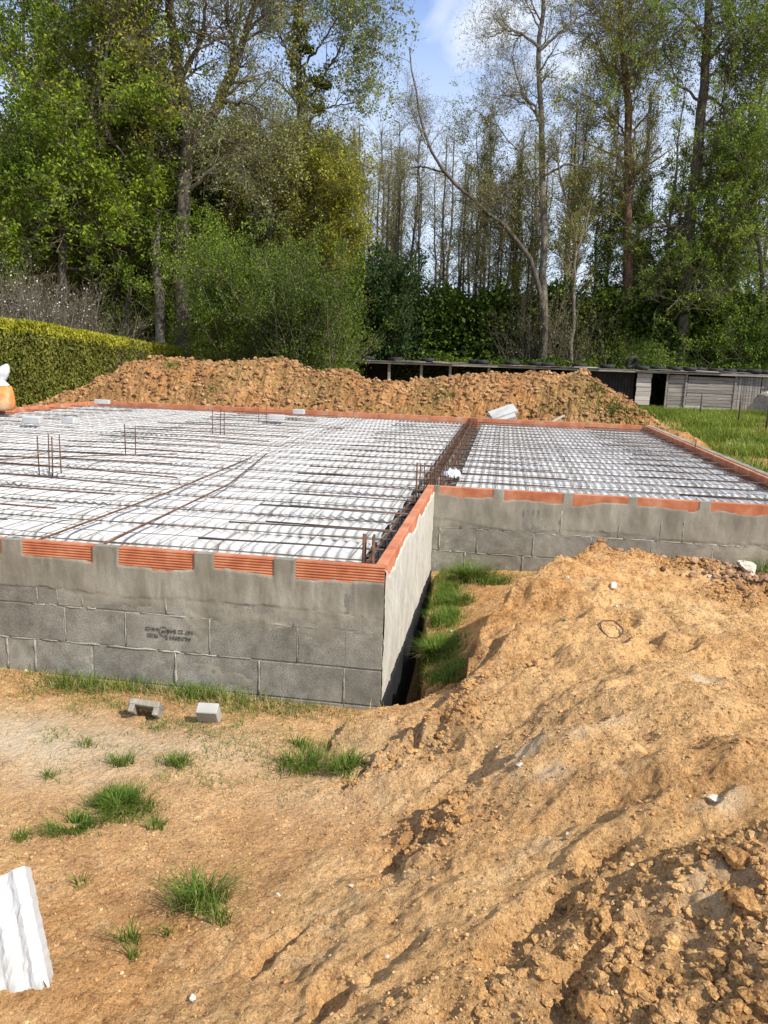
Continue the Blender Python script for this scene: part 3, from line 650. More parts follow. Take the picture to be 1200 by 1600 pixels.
for a, c in tS: tile(mapS, a, c, ribs=False, th=.055, mt='brick_dusty')
# rear, left and right edges
def mapB(V): return np.stack([V[:, 0] - 8.2, 11.77 + V[:, 1], V[:, 2]], -1)     # inner face -Y of the rear edge
def mapR(V): return np.stack([3.235 - V[:, 1], V[:, 0], V[:, 2]], -1)
def mapL(V): return np.stack([-8.02 + V[:, 1], V[:, 0], V[:, 2]], -1)
u = 0.1
while u < 11.4: tile(lambda V: np.stack([V[:, 0] - 8.2, 11.77 - V[:, 1], V[:, 2]], -1), u, min(u + .5, 11.45), z1=.785, mt='brick_dusty', ribs=False); u += .515
u = 0.06
while u < 11.6: tile(mapL, u, u + .5, z1=.78, mt='brick_dusty', ribs=False); u += .515
u = 2.87
while u < 11.6: tile(mapR, u, u + .5, z1=.79, mt='brick_dusty', ribs=False); u += .515
# cement joints between the edge tiles
class JB:
    def box(s, c, d): b_ = MB(); b_.box(c, d); b_.obj('tile_joint', M['skim'], house)
b = JB()
for a, c in zip([t[1] for t in tA[1:]], [t[0] for t in tA[:-1]]):
    if a < c: b.box(((a + c) / 2, 0.024, .6955), (c - a + .004, .050, .149))
for a, c in zip([t[1] for t in tC[:-1]], [t[0] for t in tC[1:]]): b.box(((a + c) / 2, 2.834, .6955), (c - a + .004, .050, .149))
b.box((.025, 2.834, .696), (.048, .05, .15))
for u in (.5275, 1.01, 1.51, 2.01, 2.51): b.box((-.027, u, .696), (.052, .018, .147))
for i in range(22): b.box((-8.2 + 0.1 + .5075 + .515 * i, 11.796, .70), (.014, .048, .155))
for i in range(17): b.box((3.261, 2.87 + .5075 + .515 * i, .70), (.048, .014, .16))
# cement capping board along the right edge, paler on top
b = MB(); b.box((3.325, 7.35, .785), (.085, 8.9, .028), bev=.004); b.obj('edge_capping', M['skim'], house)

def skin(name, mp_, U, Zr, fth, mt, step=0.008):
    """a thin trowelled coat: grid whose thickness over the blocks comes from fth(u,z); negative goes behind them"""
    us = np.arange(U[0], U[1] + step / 2, step); zs = np.arange(Zr[0], Zr[1] + step / 2, step)
    A, B = np.meshgrid(us, zs); T = fth(A, B)
    V = mp_(np.stack([A.ravel(), T.ravel(), B.ravel()], -1))
    n1, n2 = A.shape; id_ = np.arange(n1 * n2).reshape(n1, n2)
    f = np.stack([id_[:-1, :-1], id_[:-1, 1:], id_[1:, 1:], id_[1:, :-1]], -1).reshape(-1, 4)
    tt = T.ravel()[f].max(axis=1); f = f[tt > -0.0035]
    me = mesh_np(name, V, f, M[mt], True); return obj(name, me, house)
def coatA(u, z):
    edge = .50 + .05 * (fbm(u * 2.2, z * 0 + 1, 3, 5) - .5) + 0.025 * (fbm(u * 14, z * 3, 3, 6) - .5)
    top = .676 + .025 * (fbm(u * 3.0, z * 0 + 4, 3, 9) - .5) * 2 - 0.012 * (fbm(u * 20, z * 5, 2, 10) - .5)
    gap = np.zeros_like(u)
    for a, c in zip([t[1] for t in tA[1:]], [t[0] for t in tA[:-1]]): gap = np.maximum(gap, ((u - 8.2) > a - .006) & ((u - 8.2) < c + .006))
    top = np.where(gap > 0, .9, top)
    t = .0035 + .010 * (fbm(u * 16, z * 3.0, 4, 8) - .42) + .004 * (fbm(u * 40, z * 9, 3, 12) - .5)
    t = np.where(z < edge, t - (edge - z) * .6, t); t = np.where(z > top, t - (z - top) * 1.2, t)
    t = np.where((z > edge + .01) & (z < top - .01), np.maximum(t, .0012), t)
    rough = fbm(u * 1.6, z * 4.2, 4, 14)
    t2 = (rough - .67) * .03 + .003 * (fbm(u * 30, z * 30, 2, 3) - .5)          # stray smears lower down
    t2 = t2 - .02 * np.exp(-((u - 8.2 + 1.36) / .26) ** 4 - ((z - .31) / .12) ** 4)
    return np.clip(np.where(z < edge - 0.006, t2, t), -.0045, .012)
skin('cement_smear', mapA, (5.0, 8.199), (.0, ZT - .004), coatA, 'skim')
def coatC(u, z):
    edge = .46 + .14 * (fbm(u * 1.3, z * 0 + 2, 3, 25) - .5) + 0.03 * (fbm(u * 14, z * 3, 3, 26) - .5)
    top = .680 + .035 * (fbm(u * 4.0, z * 0 + 4, 3, 29) - .5) * 2 + .04 * np.abs(((u * 2.1) % 1) - .5)
    gap = np.zeros_like(u)
    for a, c in zip([t[1] for t in tC[:-1]], [t[0] for t in tC[1:]]): gap = np.maximum(gap, (u > a - .006) & (u < c + .006))
    gap = np.maximum(gap, u < .05); top = np.where(gap > 0, .9, top)
    t = .0035 + .011 * (fbm(u * 9, z * 4.0, 4, 28) - .42) + .004 * (fbm(u * 40, z * 9, 3, 32) - .5)
    t = np.where(z < edge, t - (edge - z) * .6, t); t = np.where(z > top, t - (z - top) * 1.2, t)
    t = np.where((z > edge + .01) & (z < top - .01), np.maximum(t, .0012), t)
    t2 = (fbm(u * 1.6, z * 4.2, 4, 34) - .60) * .03
    return np.clip(np.where(z < edge - 0.006, t2, t), -.0045, .012)
skin('cement_smear', mapC, (0.0, 3.42), (.0, ZT - .004), coatC, 'skim', .012)
def coatS(u, z):
    q = u * .55 + z
    t = .006 + .012 * (fbm(u * 5 + z * 4, q * 9, 4, 48) - .42) + .004 * (fbm(u * 30, z * 30, 3, 42) - .5)
    top = .70 + .055 * (fbm(u * 5.5, z * 0 + 4, 4, 49) - .5) * 2.2 + .02 * (fbm(u * 30, z * 4, 2, 19) - .5)
    t = np.where(z > top, t - (z - top) * 1.4, t)
    e = np.minimum(u, 99)
    return np.clip(t, -.0045, .016)
skin('cement_render', mapS, (0.0, 2.80), (-.1, ZT - .004), coatS, 'render')

# the maker's stamp, printed upside down on a block of the front wall
def txt(s_, size, x, z, parent):
    cu = bpy.data.curves.new('t', 'FONT'); cu.body = s_; cu.size = size; cu.space_character = 1.02; cu.offset = .0008
    o_ = bpy.data.objects.new('t', cu); C.objects.link(o_)
    dg = bpy.context.evaluated_depsgraph_get(); me = bpy.data.meshes.new_from_object(o_.evaluated_get(dg)); bpy.data.objects.remove(o_)
    v = np.array([tuple(p.co) for p in me.vertices])
    # local x right, y up; turned by 180 degrees in the wall plane
    for p, q in zip(me.vertices, v): p.co = (x - q[0] * 1.0, -0.0032 if False else -0.003, z - q[1])
    me.materials.clear(); me.materials.append(M['ink']); return obj('block_stamp', me, parent)
s0 = atY(262, 992, 0)
sx_, sz_ = s0[0], s0[2]
txt('ALKERN S', .033, sx_ + .135, sz_ - .004, wA); txt('607 22 B40', .032, sx_ + .15, sz_ + .034, wA)
txt('FDES', .030, sx_ - .055, sz_ - .004 + .004, wA); txt('B40 CE', .026, sx_ - .05, sz_ + .036, wA)
b = MB()
a_ = np.linspace(0, 2 * math.pi, 33)
for r0, r1 in ((.023, .0275),):
    V = np.array([(sx_ - .022 + r * math.cos(t), -.003, sz_ + .018 + r * math.sin(t)) for t in a_[:-1] for r in (r0, r1)])
    n_ = 32; b.add(V, [(2 * i, 2 * i + 1, (2 * i + 3) % (2 * n_), (2 * i + 2) % (2 * n_)) for i in range(n_)])
b.obj('block_stamp', M['ink'], wA)
txt('NF', .022, sx_ - .008, sz_ + .026, wA)

M['black_base'] = simple('black_base_layer', [(0.010, 0.011, 0.014), (0.022, 0.023, 0.026)], scale=6, bump=.3, bscale=30, bdist=.004, rough=.6)  # near-black layer over the side wall from ground level down
skin('black_base_layer', mapS, (0.0, 2.80), (-.7, .05), lambda u, z: np.where(z < .025 + .02 * (fbm(u * 6, z * 0, 3, 4) - .5), .016, -.0045), 'black_base', .02)
b = MB(); b.box((-.12, 1.45, -.55), (.22, 2.7, .7)); b.obj('footing_wall', M['mortar'], house)
# ------------------------------------------------------------------ slab filling: joists and polystyrene panels
PITCH = 0.555; Y0 = 0.47
def panel_mesh(L, seed, wide=.435):
    g = np.random.default_rng(seed)
    n_ = int(L / .0125); xs = np.linspace(0, L, n_ + 1)
    prof = [(-wide / 2, .57), (-wide / 2 - .0, .645), (-wide / 2 + .018, .655), (-wide / 2 + .03, .685), (-wide / 4, .697), (0, .70), (wide / 4, .697), (wide / 2 - .03, .685), (wide / 2 - .018, .655), (wide / 2, .645), (wide / 2, .57)]
    wv = .5 + .5 * np.cos(xs / .075 * 2 * math.pi)
    V = []
    for x, w_ in zip(xs, wv):
        for j, (y, z) in enumerate(prof):
            top = 2 < j < 8; k = 1 if 2 <= j <= 8 else 0
            yy = y * (1 - (.05 * (1 - w_) if j in (2, 3, 7, 8) else 0))
            V.append((x, yy, z - k * (.024 * (1 - w_)) + g.normal() * .0006))
    k = len(prof); F = [(i * k + j, (i + 1) * k + j, (i + 1) * k + j + 1, i * k + j + 1) for i in range(n_) for j in range(k - 1)]
    bm = MB(); bm.add(V, F)
    for e in (0, n_):
        c_ = bm.n; bm.add(np.array([(xs[e], 0, .60)]), [(0, 0, 0)]) if False else None
    me = bm.mesh('polystyrene_block', M['eps'], True)
    import bmesh
    q = bmesh.new(); q.from_mesh(me); bmesh.ops.holes_fill(q, edges=[e for e in q.edges if e.is_boundary and abs(e.verts[0].co.x - e.verts[1].co.x) < 1e-6], sides=0)
    bmesh.ops.recalc_face_normals(q, faces=q.faces); q.to_mesh(me); q.free()
    return me
pm = {}
def panels(x0, x1, yc, wide, label, group):
    x = x0
    while x < x1 - .02:
        L = min(1.2, x1 - x); key = (round(L, 2), wide)
        if key not in pm: pm[key] = panel_mesh(L - .003, len(pm), wide)
        o = obj('polystyrene_block', pm[key], None, (x, yc, random.uniform(-.004, .004)), (random.uniform(-.008, .008), random.uniform(-.002, .002), 0))
        tag(o, label, 'insulation panel', group); x += L
def joist(x0, x1, y, label, group):
    j = empty('concrete_joist', (0, 0, 0)); tag(j, label, 'joist', group)
    b = MB(); b.box(((x0 + x1) / 2, y, .59), (x1 - x0, .12, .05), bev=.006); b.obj('beam', M['joist'], j)
    b = MB(); b.bar((x0, y, .675), (x1, y, .675), .004, 5)
    P = []
    b.obj('top_wire', M['darksteel'], j)
NR = 21
for k in range(NR):
    y = Y0 + PITCH * k
    if y > 11.6: break
    joist(-8.0, -.06, y, 'precast joist with rusty lattice sunk between the polystyrene rows of the large bay', 'joists of the large left bay')
    if y > 3.0: joist(.14, 3.25, y, 'short precast joist between polystyrene rows of the small right bay', 'joists of the small right bay')
for k in range(NR):
    ya = Y0 + PITCH * (k - 1) + .055; yb = Y0 + PITCH * k - .055
    if k == 0: ya = .075
    yb = min(yb, 11.74); yc = (ya + yb) / 2; wd = round(yb - ya, 3)
    if wd < .1: continue
    panels(-8.0 + .6 * (k % 2) * 0, -3.5, yc, wd, 'white ribbed polystyrene panel in the left half of the large bay', 'ribbed panels of the large bay')
    panels(-3.5, -.19, yc, wd, 'white ribbed polystyrene panel between the central beam and the side edge', 'ribbed panels near the side edge')
    if yb > 3.0:
        ya = max(ya, 2.875); yc = (ya + yb) / 2; wd = round(yb - ya, 3)
        panels(.16, 3.22, yc, wd, 'white ribbed polystyrene panel in the small right bay', 'ribbed panels of the small right bay')

# ------------------------------------------------------------------ steel
def wire_sheet(x0, x1, y0, y1, sx, sy, z, label, seed, r=.0024, group='welded mesh sheets'):
    g = np.random.default_rng(seed); b = MB()
    off = g.uniform(0, sx)
    def zz(x, y): return z + .006 * math.sin(x * 2.1 + seed) * math.cos(y * 1.7) + .004 * math.sin(x * 5 + y * 3)
    xs = np.arange(x0 + off, x1, sx); P = []
    ys = np.linspace(y0, y1, 14)
    for x in xs: P.append([(x + .004 * math.sin(y + x), y, zz(x, y)) for y in ys])
    V, F = tubes(np.array(P), np.full((len(P), 14), r), 4); b.add(V, F[0])
    P = []; xl = np.linspace(x0, x1, 14)
    for y in np.arange(y0 + g.uniform(0, sy), y1, sy): P.append([(x, y, zz(x, y) + 2 * r) for x in xl])
    V, F = tubes(np.array(P), np.full((len(P), 14), r), 4); b.add(V, F[0])
    o = b.obj('wire_mesh_sheet', M['wire'], None); tag(o, label, 'wire mesh', group); return o
wire_sheet(-2.15, -.07, .06, 6.0, .165, .277, .709, 'welded steel mesh over the nearest corner of the large bay', 1)
wire_sheet(-4.5, -2.05, .06, 6.0, .165, .277, .713, 'welded steel mesh at the left edge of the large bay front', 2)
wire_sheet(-6.9, -4.4, .06, 6.0, .165, .277, .709, 'welded steel mesh of the large bay beyond the standing bars', 3)
wire_sheet(-8.0, -6.8, 1, 11.7, .165, .277, .713, 'welded steel mesh strip along the far left edge', 4)
wire_sheet(-2.15, -.07, 5.8, 11.7, .165, .277, .713, 'welded steel mesh in the far half of the large bay beside the beam cage', 5)
wire_sheet(-4.5, -2.05, 5.8, 11.7, .165, .277, .709, 'welded steel mesh in the middle of the far half of the large bay', 6)
wire_sheet(-6.9, -4.4, 5.8, 11.7, .165, .277, .713, 'welded steel mesh at the far left of the large bay', 7)
wire_sheet(.05, 3.2, 2.9, 7.2, .15, .277, .709, 'welded steel mesh over the near half of the small right bay', 8)
wire_sheet(.08, 3.2, 3.0, 7.5, .3, .555, .719, 'second mesh sheet laid over the near half of the small right bay', 18)
wire_sheet(.05, 3.2, 7.0, 11.7, .15, .277, .713, 'welded steel mesh over the far half of the small right bay', 9)
wire_sheet(.1, 3.2, 7.1, 11.6, .3, .555, .722, 'second mesh sheet laid over the far half of the small right bay', 19)

def rebar(pts, r, label, group, mt='rust', name='reinforcing_bar'):
    b = MB(); b.tube(pts, r, 6); o = b.obj(name, M[mt], None, True); return tag(o, label, 'steel bar', group)
for k in range(20):
    y = Y0 + PITCH * k
    if y > 11.5: break
    l_ = random.uniform(1.0, 1.55); dy = random.uniform(-.05, .05); sk = random.uniform(-.05, .05)
    if y < 11: rebar([(-.07 - l_, y + dy + sk, .745), (-.6, y + dy + sk * .4, .747), (-.07, y + dy, .742)], .0055, 'straight steel bar over a joist end at the side edge of the large bay', 'top bars along the side edge', 'darksteel')
    if k in (1, 2, 5): rebar([(-.07 - l_ * .8, y + dy + .05, .745), (-.07, y + dy + .03, .742)], .0055, 'straight steel bar over a joist end at the side edge of the large bay', 'top bars along the side edge', 'darksteel')
    xc = -3.5 + random.uniform(-.3, .3); sk = random.uniform(-.16, .16); l_ = random.uniform(.9, 1.3)
    rebar([(xc - l_, y + dy - sk, .75), (xc, y + dy, .762), (xc + l_, y + dy + sk, .75)], .0065, 'rusty bar lying across the hidden support line of the large bay', 'bars across the middle support', 'rust' if k % 3 else 'darksteel')
    if y > 3.1:
        l_ = random.uniform(.8, 1.1)
        rebar([(-.10, y + .06, .752), (.15 + l_, y + .06 + random.uniform(-.03, .03), .752)], .0055, 'dark bar running from the beam cage into the small right bay', 'bars from the beam cage', 'darksteel')
        rebar([(2.1 + random.uniform(-.15, .15), y - .02, .752), (3.2, y - .02 + random.uniform(-.02, .02), .752)], .0065, 'dark bar ending at the right edge of the small bay', 'bars along the right edge', 'darksteel')
for k in range(14):
    y = .8 + .75 * k; rebar([(-7.9, y, .745), (-6.4 + random.uniform(-.2, .2), y + random.uniform(-.06, .06), .75)], .006, 'bar anchored at the far left edge of the large bay', 'bars along the left edge', 'darksteel')
rebar([(-2.02, .1, .745), (-2.0, 2.0, .75), (-2.1, 4.2, .75)], .0065, 'long rusty bar lying in depth over the mesh overlap', 'long bars in depth')
rebar([(-1.62, .1, .748), (-1.70, 2.4, .75), (-2.05, 4.6, .75)], .0065, 'slanting rusty bar right of the long bar in depth', 'long bars in depth')
rebar([(-4.9, 2.3, .757), (-3.6, 3.5, .765), (-2.9, 4.1, .757)], .006, 'loose slanting rusty bar beside the four standing bars', 'long bars in depth')
def cage(name, A, B, w, z0, z1, label, st=.15):
    A = np.array(A, float); B = np.array(B, float); d = (B - A); L = np.linalg.norm(d); d /= L; p = np.array([-d[1], d[0]])
    root = empty(name, (0, 0, 0)); tag(root, label, 'rebar cage')
    for s_ in (-1, 1):
        for z in (z0, z1):
            b = MB(); a = A + p * s_ * w / 2; c = B + p * s_ * w / 2; n_ = 8
            b.tube([(a[0] + (c[0] - a[0]) * i / n_, a[1] + (c[1] - a[1]) * i / n_, z + random.uniform(-.004, .004)) for i in range(n_ + 1)], .0045, 6); b.obj('long_bar', M['rust'], root)
    t = .05
    while t < L:
        b = MB()
        c = A + d * (t + random.uniform(-.012, .012)); sk = random.uniform(-.012, .012); q = [c + p * w / 2, c - p * w / 2]
        b.tube([(q[0][0], q[0][1], z0), (q[0][0] + sk, q[0][1] + sk, z1), (q[1][0] + sk, q[1][1] - sk, z1), (q[1][0], q[1][1], z0), (q[0][0], q[0][1], z0)], .003, 4); t += st; b.obj('stirrup', M['rust'], root)
    return root
cage('beam_cage', (-.015, 2.9), (-.015, 11.7), .15, .60, .775, 'rusty reinforcement cage lying in the gap between the two bays', .10)
cage('beam_cage', (-.045, 2.95), (-.045, 11.6), .10, .62, .79, 'second rusty cage wired into the gap between the two bays', .13)
cage('edge_cage', (-.12, .12), (-.12, 2.85), .07, .60, .70, 'narrow reinforcement cage sunk behind the side edge tiles')
cage('edge_cage', (.2, 2.905), (3.2, 2.905), .05, .60, .69, 'narrow reinforcement cage behind the recessed wall tiles')
cage('edge_cage', (3.17, 3.0), (3.17, 11.6), .07, .60, .72, 'narrow reinforcement cage inside the right edge')
b = MB(); b.box((-.0, 7.3, .54), (.34, 8.95, .05)); b.box((-3.5, 5.9, .54), (.3, 11.6, .05)); b.obj('inner_wall', M['block'], house)
# standing starter bars
def starters(pts, h, label, r=.0055, lean=.01, tie=True):
    for (x, y) in pts:
        hh = h * random.uniform(.93, 1.05); lx, ly = random.uniform(-lean, lean), random.uniform(-lean, lean)
        rebar([(x, y, .60), (x + lx * .5, y + ly * .5, .60 + hh * .6), (x + lx, y + ly, .77 + hh)], r, label, 'standing bars: ' + label)
starters([(-.135, .11), (-.085, .115), (-.13, .15), (-.085, .16)], .14, 'upright steel bar in the near corner behind the terracotta edge', r=.007, lean=.004)
p = onz(78, 728, .75); starters([(p[0] - .09, p[1] - .03), (p[0] - .03, p[1] + .03), (p[0] + .04, p[1] - .03), (p[0] + .10, p[1] + .02)], .27, 'upright rusty bar in the cluster of four nearest the left edge', r=.006)
p = onz(203, 703, .75); starters([(p[0] - .03, p[1] - .04), (p[0] + .05, p[1] + .03)], .26, 'upright rusty bar of the lone pair beyond the cluster of four', r=.006)
p = onz(342, 673, .75); starters([(p[0] - .10, p[1]), (p[0], p[1] + .06), (p[0] + .08, p[1])], .28, 'upright rusty bar in the farthest cluster over the middle support', r=.006)
p = onz(408, 656, .75); starters([(p[0] - .04, p[1]), (p[0] + .08, p[1] + .05)], .22, 'upright bar in front of the small white blocks on the rear edge', r=.006)
starters([(-.145, 2.78), (-.135, 2.84)], .20, 'tall upright bar where the side edge meets the recessed wall', r=.007, lean=.012)
starters([(-.03, 2.98), (-.10, 3.02), (.0, 3.06)], .17, 'upright bar standing in the near end of the beam cage', r=.0055, lean=.02)
p = onz(1088, 700, .78); rebar([(3.24, p[1], .70), (3.245, p[1], .90)], .009, 'short rusty stub on the right edge', 'stub on the right edge')

# ------------------------------------------------------------------ small white polystyrene pieces
def foam(px, py, z, d, rz, label, tilt=0, mt='eps', name='foam_block'):
    p = onz(px, py, z); b = MB(); b.box((0, 0, d[2] / 2), d, bev=min(d) * .08)
    me = b.mesh(name, M[mt]); o = obj(name, me, None, (p[0], p[1], z), (tilt, 0, rz)); return tag(o, label, 'foam offcut')
foam(160, 631, .786, (.30, .10, .085), .05, 'white foam piece on the rear left corner of the terracotta edge')
foam(52, 661, .745, (.26, .14, .10), .1, 'white foam offcut on the mesh, leftmost of the slab', .1)
foam(110, 662, .745, (.22, .14, .09), -.2, 'white foam offcut on the mesh right of the leftmost one', -.1)
foam(467, 647, .786, (.22, .10, .09), .0, 'white foam piece on the rear edge tiles near the middle')
foam(432, 656, .745, (.28, .14, .09), .1, 'white foam offcut in front of the rear edge piece')
# crumpled plastic near the beam cage
def crumple(name, P, d, mt, seed, label, cat, n_=22):
    g = np.random.default_rng(seed); a = np.linspace(-1, 1, n_); A, B = np.meshgrid(a, a)
    Z = d[2] * (fbm(A * 1.6 + seed, B * 1.6, 4, seed, billow=True)) * np.clip(1.15 - A ** 2 - B ** 2, 0, 1) ** .5
    X = A * d[0] * (1 + .15 * (fbm(A * 2, B * 2, 2, seed + 3) - .5)); Y = B * d[1]
    id_ = np.arange(n_ * n_).reshape(n_, n_); f = np.stack([id_[:-1, :-1], id_[:-1, 1:], id_[1:, 1:], id_[1:, :-1]], -1).reshape(-1, 4)
    keep = ((A ** 2 + B ** 2) < 1.1).ravel(); f = f[keep[f].all(axis=1)]
    o = obj(name, mesh_np(name, np.stack([X, Y, Z], -1).reshape(-1, 3), f, M[mt]), None, P)
    return tag(o, label, cat)
crumple('plastic_wrap', onz(706, 748, .76), (.085, .09, .12), 'plastic', 4, 'crumpled white plastic wrap beside the near end of the beam cage', 'plastic wrap')

# ribbed foam panel lying in the left foreground
def prism_obj(name, prof, L, mt, label, cat, loc, R, nseg=24, jit=.0012, endnoise=.01):
    """profile (y,z) swept along x, broken ends"""
    k = len(prof); xs = np.linspace(0, L, nseg); g = np.random.default_rng(3); V = []
    en = g.normal(size=k) * endnoise
    for i, x in enumerate(xs):
        for j, (y, z) in enumerate(prof): V.append((x + (en[j] if i == nseg - 1 else 0), y + g.normal() * jit, z + g.normal() * jit))
    F = [(i * k + j, (i + 1) * k + j, (i + 1) * k + (j + 1) % k, i * k + (j + 1) % k) for i in range(nseg - 1) for j in range(k)]
    b = MB(); b.add(V, F); me = b.mesh(name, M[mt]); import bmesh
    q = bmesh.new(); q.from_mesh(me); bmesh.ops.holes_fill(q, edges=[e for e in q.edges if e.is_boundary], sides=0); bmesh.ops.recalc_face_normals(q, faces=q.faces); q.to_mesh(me); q.free()
    o = obj(name, me, None, loc); o.rotation_mode = 'QUATERNION'; o.rotation_quaternion = Matrix([[R[i][j] for j in range(3)] for i in range(3)]).to_quaternion()
    return tag(o, label, cat)
# upright face seen from the front: ribs run down, top edge at pixel y 1355-1400
A_ = hit(75, 1545); A0 = hit(0, 1580)
ytop = np.array([A_[0] - .02, A_[1] + .10])
prof = []
wdt = .42
ys = np.linspace(0, wdt, 43)
for y in ys:
    ph = (y % .06) / .06
    prof.append((y, -.010 * (.5 + .5 * math.cos(ph * 6.283)) ** 2 - .004 * (ph > .5)))
prof += [(wdt, -.06), (0, -.06)]
# local x: down the face, y: to the left, z: outward normal
tl = atY(36, 1352, A_[1] + .17)                       # top right corner of the panel
bl = A_ + np.array([.0, .0, .01])
ex = bl - tl; Lp = float(np.linalg.norm(ex)); ex /= Lp
tleft = atY(-60, 1362, A_[1] + .13); ey = tleft - tl; ey -= ex * (ey @ ex); ey /= np.linalg.norm(ey); ez = np.cross(ex, ey)
if ez[1] > 0: ez = -ez
Rm = np.stack([ex, np.cross(ez, ex), ez], 1)
if Rm[0, 1] > 0: pass
prism_obj('polystyrene_sheet', prof if Rm[0, 1] < 0 else [(-y, z) for y, z in prof], Lp * 1.0, 'eps_dirty', 'big broken piece of ribbed white polystyrene at the left edge of the foreground', 'insulation panel', tl, Rm, endnoise=.012)

# foam panels leaning beyond the rear edge
fp = atY(806, 640, 12.15); fq = atY(762, 655, 12.15)
for i in range(2):
    b = MB(); b.box((0, 0, 0), (.75, .45, .10), bev=.008)
    for r_ in range(5): b.box((0, -.16 + .08 * r_, .052), (.74, .035, .012), bev=.003)
    o = obj('polystyrene_sheet', b.mesh('polystyrene_sheet', M['eps'])); o.location = (float((fp[0] + fq[0]) / 2 + .02 * i), 12.15 + .1 * i, .80 + .11 * i - .02); o.rotation_euler = (math.radians(24), math.radians(-20), math.radians(8 + 6 * i)); o.scale = (.72, .7, .7)
    tag(o, ['lower white ribbed foam panel leaning beyond the rear edge', 'upper white ribbed foam panel of the pair beyond the rear edge'][i], 'insulation panel')
b = MB(); b.box((0, 0, 0), (.55, .06, .03), bev=.003); o = obj('wooden_stake', b.mesh('wooden_stake', M['wood_pale'])); p = atY(864, 658, 12.0); o.location = tuple(p); o.rotation_euler = (0, math.radians(-25), .5)
tag(o, 'short pale wooden lath leaning on the rear edge', 'wooden lath')

# ------------------------------------------------------------------ block fragments on the ground
p = hit(230, 1120)
b = MB(); R = Matrix.Rotation(.12, 3, 'Z') @ Matrix.Rotation(math.radians(-38), 3, 'X') @ Matrix.Rotation(.10, 3, 'Y'); R = np.array(R)
b.box((0, 0, .07), (.155, .10, .030), R=R, bev=.004)
for sx2 in (-.06, .065): b.box(np.array((0, 0, .07)) + R @ np.array((sx2, .0, -.032)), (.028, .095, .04), R=R, bev=.003)
o = obj('block_fragment', b.mesh('block_fragment', M['mortar'])); o.location = (p[0], p[1], p[2] - .01); tag(o, 'tilted broken piece of hollow concrete block with dark hollow side', 'block fragment')
p = hit(324, 1132)
b = MB(); R = np.array(Matrix.Rotation(.10, 3, 'Z') @ Matrix.Rotation(math.radians(32), 3, 'X')); b.box((0, 0, .045), (.105, .06, .11), R=R, bev=.004)
o = obj('block_fragment', b.mesh('block_fragment', M['joist'])); o.location = (p[0], p[1] + .02, p[2]); tag(o, 'squarish grey concrete chip lying right of the hollow piece', 'block fragment')
# chunk of concrete with a hole on the ridge at the right
p = hit(1180, 905)
V, F = lumps(np.array([[0, 0, 0.]]), np.array([.09]), 77, 2, .6); b = MB(); b.add(V, F)
o = obj('concrete_chunk', b.mesh('concrete_chunk', M['pebble'], False)); o.location = (p[0] - .03, p[1] + .08, p[2] + .05); o.rotation_euler = (.2, .2, 1.2)
tag(o, 'pale chunk of broken concrete on the ridge beside the grass at right', 'concrete chunk')
# a loop of wire and a bit of rope in the soil
p = hit(955, 988); b = MB(); t = np.linspace(.3, 6.6, 26)
b.tube([(p[0] + .055 * math.cos(a), p[1] + .045 * math.sin(a), gz(p[0] + .055 * math.cos(a), p[1] + .045 * math.sin(a)) + .012 + .012 * math.sin(a)) for a in t], .004, 5)
tag(b.obj('wire_loop', M['darksteel'], None, True), 'dark loop of wire lying in a hollow on the mound', 'wire loop')
p = hit(882, 970); V, F = lumps(np.array([[0, 0, 0.]]), np.array([.012]), 9, 1, .5); mg = simple('green_glass', [(0.02, .16, .07), (.04, .25, .12)], bump=0, rough=.2)
o = obj('glass_shard', mesh_np('glass_shard', V, F, mg), None, (p[0], p[1], p[2] + .004)); tag(o, 'tiny green glass shard on the mound below the white pebble', 'glass shard')

# orange and white building sack at the far left edge
p = onz(0, 640, .79); sack = empty('building_sack', (p[0] - .02, p[1], .78)); tag(sack, 'orange builder sack with white plastic top beyond the left edge', 'sack')
th = np.linspace(0, 2 * math.pi, 25)[:-1]
def sackpart(name, zs, rs, mt, seed):
    V = []; 
    for z, r in zip(zs, rs):
        for a in th:
            rr = r * (1 + .10 * (vnoise(np.array([a * 2.0 + seed]), np.array([z * 6]), seed)[0] - .5)) * (1 - .08 * math.cos(4 * a)); V.append((rr * math.cos(a), rr * .8 * math.sin(a), z))
    k = len(th); F = [(i * k + j, i * k + (j + 1) % k, (i + 1) * k + (j + 1) % k, (i + 1) * k + j) for i in range(len(zs) - 1) for j in range(k)]
    b = MB(); b.add(V, F); b.obj(name, M[mt], sack, True)
sackpart('sack_body', [0, .03, .15, .28, .40, .44], [.20, .25, .27, .26, .23, .14], 'orange', 3)
V = []
for i, (z, r, dx) in enumerate([(.42, .20, 0), (.50, .10, .03), (.58, .14, .05), (.66, .12, .10), (.74, .07, .16), (.78, .015, .19)]):
    for a in th: rr = r * (1 + .35 * (vnoise(np.array([a * 2.5]), np.array([z * 9]), 5)[0] - .5)); V.append((dx + rr * math.cos(a), rr * .8 * math.sin(a), z))
k = len(th); b = MB(); b.add(V, [(i * k + j, i * k + (j + 1) % k, (i + 1) * k + (j + 1) % k, (i + 1) * k + j) for i in range(5) for j in range(k)]); b.obj('plastic_top', M['plastic'], sack, True)

